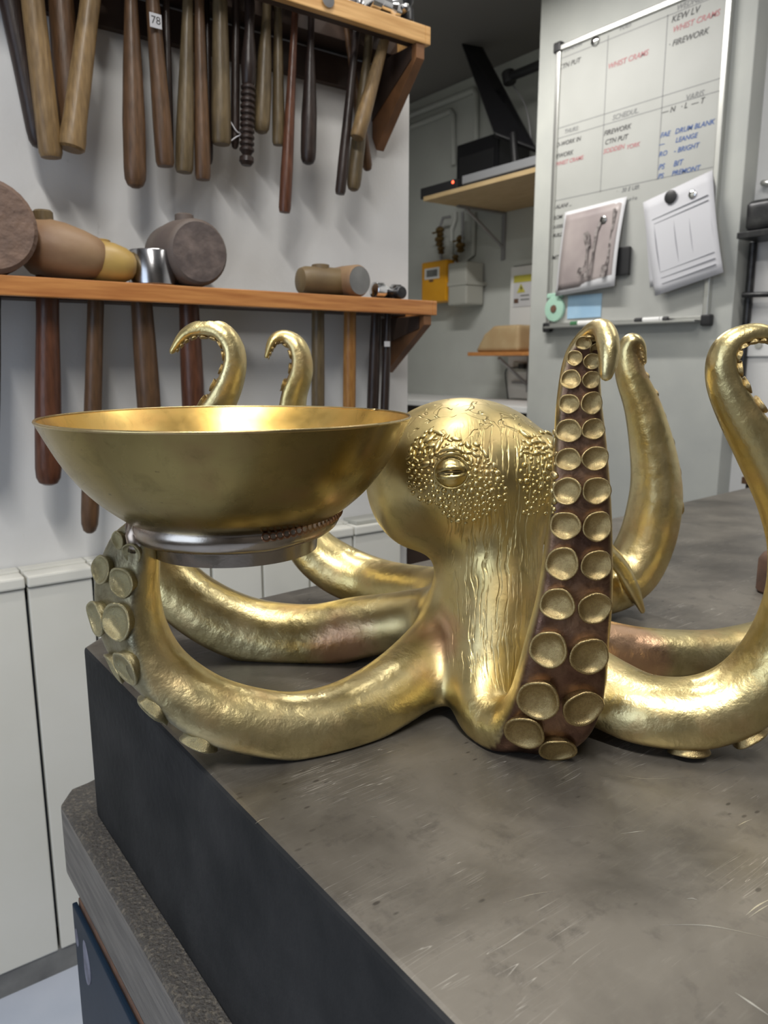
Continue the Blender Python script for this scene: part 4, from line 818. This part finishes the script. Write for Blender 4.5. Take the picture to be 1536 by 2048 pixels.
# suckers
def sucker_mesh(name, m, sd):
    bm = bmesh.new(); pr = [(.90, -.35), (.93, .05), (1.0, .22), (1.03, .30), (1.0, .36), (.93, .37), (.86, .31), (.74, .18), (.45, .09), (0, .06)]; lathe_bm(bm, pr, (0, 0, 0), (0, 0, 1), 24)
    rg = random.Random(sd); ph = [rg.uniform(0, 6.28) for _ in range(4)]
    for v in bm.verts:
        an = math.atan2(v.co.y, v.co.x); rr = math.hypot(v.co.x, v.co.y); k = 1+.035*math.sin(2*an+ph[0])+.025*math.sin(3*an+ph[1])+.018*math.sin(5*an+ph[2]); v.co.x *= k; v.co.y *= k
        v.co.z += rr*(.05*math.sin(an+ph[3])+.03*math.sin(3*an+ph[2]))
    me = bm_mesh(name, bm); me.materials.append(M[m]); me.polygons.foreach_set('use_smooth', [True]*len(me.polygons)); return me
SM = {m: [sucker_mesh('sucker', m, k) for k in range(5)] for m in ('sucker', 'sucker_pale')}
rng = random.Random(7)
def add_suckers(kx, i0, i1, fr=.46, offs=.465, gap=1.16, mesh='sucker'):
    d = paths[kx]; p, r, s, b = d['p'], d['r'], d['s'], d['b']; L_ = np.concatenate([[0], np.cumsum(np.linalg.norm(np.diff(p, axis=0), axis=1))]); l = L_[i0]; end = L_[min(i1, len(p)-1)]; first = True
    while l < end:
        I = lambda A: np.interp(l, L_, A) if A.ndim == 1 else np.array([np.interp(l, L_, A[:, c]) for c in range(3)])
        P_, R_, S_, B_ = I(p), I(r), I(s), I(b); S_ /= np.linalg.norm(S_); B_ /= np.linalg.norm(B_)
        for sg in (-1, 1):
            rad = R_*fr*rng.uniform(.92, 1.05); c = P_+S_*(FLAT*R_)+B_*sg*offs*R_
            if c[2]-.3*rad < .902+rad*abs(math.sqrt(max(0, 1-S_[2]**2))): 
                if S_[2] < (-.85 if kx == 'C' else -.5) or c[2] < .9+rad*(.3 if kx == 'C' else .6): continue
            n = Vector(S_+B_*sg*.16+np.array([rng.uniform(-.06, .06) for _ in range(3)])).normalized(); o = bpy.data.objects.new('sucker', rng.choice(SM[mesh])); COL.objects.link(o); o.parent = parts[kx]
            T_ = n.to_track_quat('Z', 'Y').to_matrix().to_4x4(); sc = Matrix.Diagonal((rad*rng.uniform(.94, 1.06), rad, rad*.85, 1)); c = c+S_*rad*.17; o.matrix_world = Matrix.Translation(c) @ T_ @ sc
        l += R_*gap*(.74+.26*min(1, R_/.033))
add_suckers('C', 27, 95)
add_suckers('A', 24, 66, .50, .48, 1.22, 'sucker_pale')
add_suckers('R', 22, 102)
add_suckers('B', 56, 96, .38, .45, 1.2); add_suckers('T', 30, 78, .38, .45, 1.2); add_suckers('E', 44, 72, .38, .45, 1.3)

# eyes and the chased nodules round them
ORG = Vector(CAM)
def onsurf(px, py):
    d = Vector(ray(px, py)).normalized(); h = bvh.ray_cast(ORG, d); return h[0], h[1]
def eye(px, py, rpx):
    c, n = onsurf(px, py); r = rpx*.73/F; n = (n*.6+Vector(-FH)*.5).normalized(); up = Vector((0, 0, 1)); x = up.cross(n).normalized(); x = (x+up*.10).normalized(); y = n.cross(x).normalized()
    Mx = Matrix((( x.x, y.x, n.x, c.x), (x.y, y.y, n.y, c.y), (x.z, y.z, n.z, c.z), (0, 0, 0, 1))) @ Matrix.Diagonal((r, r*.94, r, 1))
    bm = bmesh.new(); N_ = 28; g_ = []
    for i in range(9):
        a = i/8*math.pi/2
        g_.append([bm.verts.new((math.sin(a)*math.cos(2*math.pi*k/N_), math.sin(a)*math.sin(2*math.pi*k/N_), math.cos(a)*.50-.05)) for k in range(N_)] if i else [bm.verts.new((0, 0, .45))])
    for a, b in zip(g_, g_[1:]):
        for k in range(N_):
            j = (k+1) % N_
            bm.faces.new([a[0], b[k], b[j]] if len(a) == 1 else [a[k], b[k], b[j], a[j]])
    for v in bm.verts:                               # half-closed lids: two bulges around a lens-shaped slit
        q = abs(v.co.y)-.16*(1-v.co.x**2); v.co.z += .14*math.exp(-((q-.14)/.16)**2)-.22*max(0, 1-max(0, q+.08)/.14 if q > -.3 else 1)*(1 if abs(v.co.x) < .93 else 0)
    e_ = link('eye', bm_mesh('eye', bm), 'brass', OCT, True); e_.data.transform(Mx); e_['label'] = 'oval eye with horizontal slit pupil'
    bm = bmesh.new(); tube_bm(bm, [(math.cos(2*math.pi*k/32)*1.06, math.sin(2*math.pi*k/32)*1.06, .0) for k in range(33)], .09, 8); rg = link('eye_rim', bm_mesh('eye_rim', bm), 'brass', e_, True); rg.data.transform(Mx)
    bm = bmesh.new(); pts = [(math.cos(a)*.88*(1 if True else 1), math.sin(a)*.13*max(.1, 1-.3*math.cos(a)**2), .36-.30*math.cos(a)**2) for a in [2*math.pi*k/24 for k in range(24)]]
    prism(bm, pts, (0, 0, .10)); bevel(bm, .02, 1); pu = link('pupil', bm_mesh('pupil', bm), 'sucker', e_, True); pu.data.transform(Mx)
    bm = bmesh.new()
    for k in range(2):                                # heavy brow fold above
        tube_bm(bm, catmull([(-.9, .95+.28*k, .05), (-.3, 1.22+.3*k, .22), (.4, 1.20+.3*k, .22), (.95, .85+.3*k, .05)], 5), np.concatenate([np.linspace(.03, .17, 8), np.linspace(.17, .03, 8)]), 8)
    bw = link('brow_fold', bm_mesh('brow_fold', bm), 'brass', e_, True); bw.data.transform(Mx)
eye(903, 945, 31); 
ICO = bmesh.new(); bmesh.ops.create_icosphere(ICO, subdivisions=2, radius=1); IV = [v.co.copy() for v in ICO.verts]; IFc = [[v.index for v in f.verts] for f in ICO.faces]; ICO.free()
def nodules(cx, cy, x0, x1, y0, y1, n, hole, holec, seed, shape):
    rg = random.Random(seed); done = []; vs_, fs_ = [], []; tries = 0
    while len(done) < n and tries < 20000:
        tries += 1; px, py = rg.uniform(x0, x1), rg.uniform(y0, y1)
        if not shape(px, py): continue
        if math.hypot(px-holec[0], (py-holec[1])*1.02) < hole: continue
        rr = rg.choice([3.6, 4.6, 5.4, 6.2, 7.2])*(.85 if py > cy+40 else 1)
        if any(math.hypot(px-a, py-b) < (rr+q)*.98 for a, b, q in done): continue
        c, nn = onsurf(px, py)
        if c is None or nn.dot(Vector(-FH)) < .02: continue
        done.append((px, py, rr)); r = rr*.74/F; el = rg.uniform(.8, 1.25) if py > cy-25 else rg.uniform(1.3, 2.3)
        x = Vector(RT) if rg.random() < .7 else Vector((0, 0, 1)); x = (x-nn*x.dot(nn)).normalized(); an = rg.uniform(-.7, .7); y = nn.cross(x); x, y = x*math.cos(an)+y*math.sin(an), y*math.cos(an)-x*math.sin(an)
        base = len(vs_); vs_ += [tuple(c+x*v.x*r*el+y*v.y*r*.95+nn*(v.z*r*.75)) for v in IV]; fs_ += [[base+i for i in f] for f in IFc]
    me = bpy.data.meshes.new('nodules'); me.from_pydata(vs_, [], fs_); me.update(); o = link('nodules', me, 'brass', OCT, True); o['kind'] = 'stuff'; return o
def sh1(px, py):
    an = math.atan2(py-955, px-910); R1_ = 88+16*math.sin(an*2+.5)+6*math.sin(5*an); return math.hypot((px-910)*.98, (py-955)*.95) < R1_
nodules(910, 955, 815, 1012, 855, 1055, 260, 36, (903, 945), 3, sh1).__setitem__('label', 'chased beads round the left eye')
nodules(1090, 935, 1040, 1112, 865, 1030, 90, 0, (2000, 0), 5, lambda px, py: px > 1040+abs(py-925)*.10+6*math.sin(py*.2) and (py < 985 or (px*7+py*3) % 10 < 3)).__setitem__('label', 'chased beads round the right eye')

# ------------------------------------------------------------------ bowl, foot and the silvery tip coiled round it
BC = H(461, 834, .66); RB = .964*375/F*(.66*math.cos(PITCH)+.045*math.sin(PITCH)); zr = BC[2]
BW = thing('brass_bowl', 'wide shallow brass bowl held up by the left tentacle', 'bowl')
prof = [(1., 0), (.905, -.19), (.83, -.305), (.75, -.40), (.655, -.485), (.55, -.56), (.43, -.615), (.30, -.655), (.15, -.67), (0, -.675)]
q = catmull([(a*RB, b*RB, 0) for a, b in prof], 4); q[-1, 0] = 0
bm = bmesh.new(); lathe_bm(bm, [(r, z) for r, z, _ in q], (BC[0], BC[1], zr), (0, 0, 1), 128, False)
me = bm_mesh('bowl_shell', bm); bw = link('bowl_shell', me, 'bowl_out', BW, True)
for p in me.polygons:
    c = p.center-Vector((BC[0], BC[1], zr+.1))
if sum(p.normal.dot(Vector((BC[0], BC[1], zr+.05))-p.center) for p in me.polygons) > 0: me.flip_normals()
bm = bmesh.new(); qi = [(max(0, r-.0018*(1 if r > .002 else 0)), z+.0016) for r, z, _ in q]; qi[0] = (q[0, 0]-.0018, 0.0002); lathe_bm(bm, qi, (BC[0], BC[1], zr), (0, 0, 1), 128, False)
bi = link('bowl_interior', bm_mesh('bowl_interior', bm), 'bowl_in', BW, True); bi['label'] = 'orange-gold bowl interior'
bm = bmesh.new(); tube_bm(bm, [(BC[0]+(RB-.0009)*math.cos(a), BC[1]+(RB-.0009)*math.sin(a), zr+.0003) for a in [2*math.pi*k/128 for k in range(129)]], .0014, 6); link('rim', bm_mesh('rim', bm), 'sucker', BW, True)
RF = .0720; zf = H(458, 1139, .66-RF)[2]; zc = H(460, 1084, .66-.087)[2]
lathe('foot_ring', [(RF-.004, 0), (RF, .001), (RF+.001, zc-zf-.011), (RF-.004, zc-zf-.0105), (.060, zc-zf-.009), (.058, zc-zf+.016), (.054, zc-zf+.016), (.054, .004), (RF-.006, .002)], (BC[0], BC[1], zf), (0, 0, 1), 'silver_solder', BW, 96)
def ringpt(th, R_, dz): return np.array([BC[0], BC[1], zc+dz])+R_*(RT*math.cos(th)+FH*math.sin(th))
ths = np.radians(np.linspace(178, 178+250, 60)); cp = [ringpt(t, .0775+.004*max(0, math.sin((t-math.pi)*.8)), .0+.012*max(0, (math.degrees(t)-300)/128)) for t in ths]
rad = np.interp(np.linspace(0, 1, 60), [0, .08, .3, .55, .75, 1], [.010, .0125, .0118, .0118, .0135, .006])
st = paths['A']['p'][-1]; cp2 = [st-np.array([0, 0, .012]), st+np.array([0, 0, .004])]+cp[2:]
qq = catmull(cp2, 3); rr = np.interp(np.linspace(0, 1, len(qq)), np.linspace(0, 1, len(rad)), rad)
bm = bmesh.new(); tube_bm(bm, qq, rr, 18); tp = link('coiled_tip', bm_mesh('coiled_tip', bm), 'silver_solder', parts['A'], True); tp['label'] = 'silvery tentacle tip coiled round the bowl foot'
bm = bmesh.new()
for row in (0, 1, 2):
    for k in range(26):
        th = math.radians(178+118+k*3.6+row*1.2); i = (th-ths[0])/(ths[-1]-ths[0]); rt = float(np.interp(i, np.linspace(0, 1, 60), rad)); c = ringpt(th, .0805+rt*(.92-.34*row), .012*max(0, (math.degrees(th)-300)/128)+rt*(.22+.42*row))
        out = RT*math.cos(th)+FH*math.sin(th)+Zv*(.3+.7*row); lathe_bm(bm, [(.0036, -.003), (.0040, .0012), (.0032, .002), (.0012, .0006), (0, .0005)], c, out, 10)
o = link('coil_suckers', bm_mesh('coil_suckers', bm), 'copper', parts['A'], True); o['kind'] = 'stuff'; o['label'] = 'tiny coppery suckers on the coil'
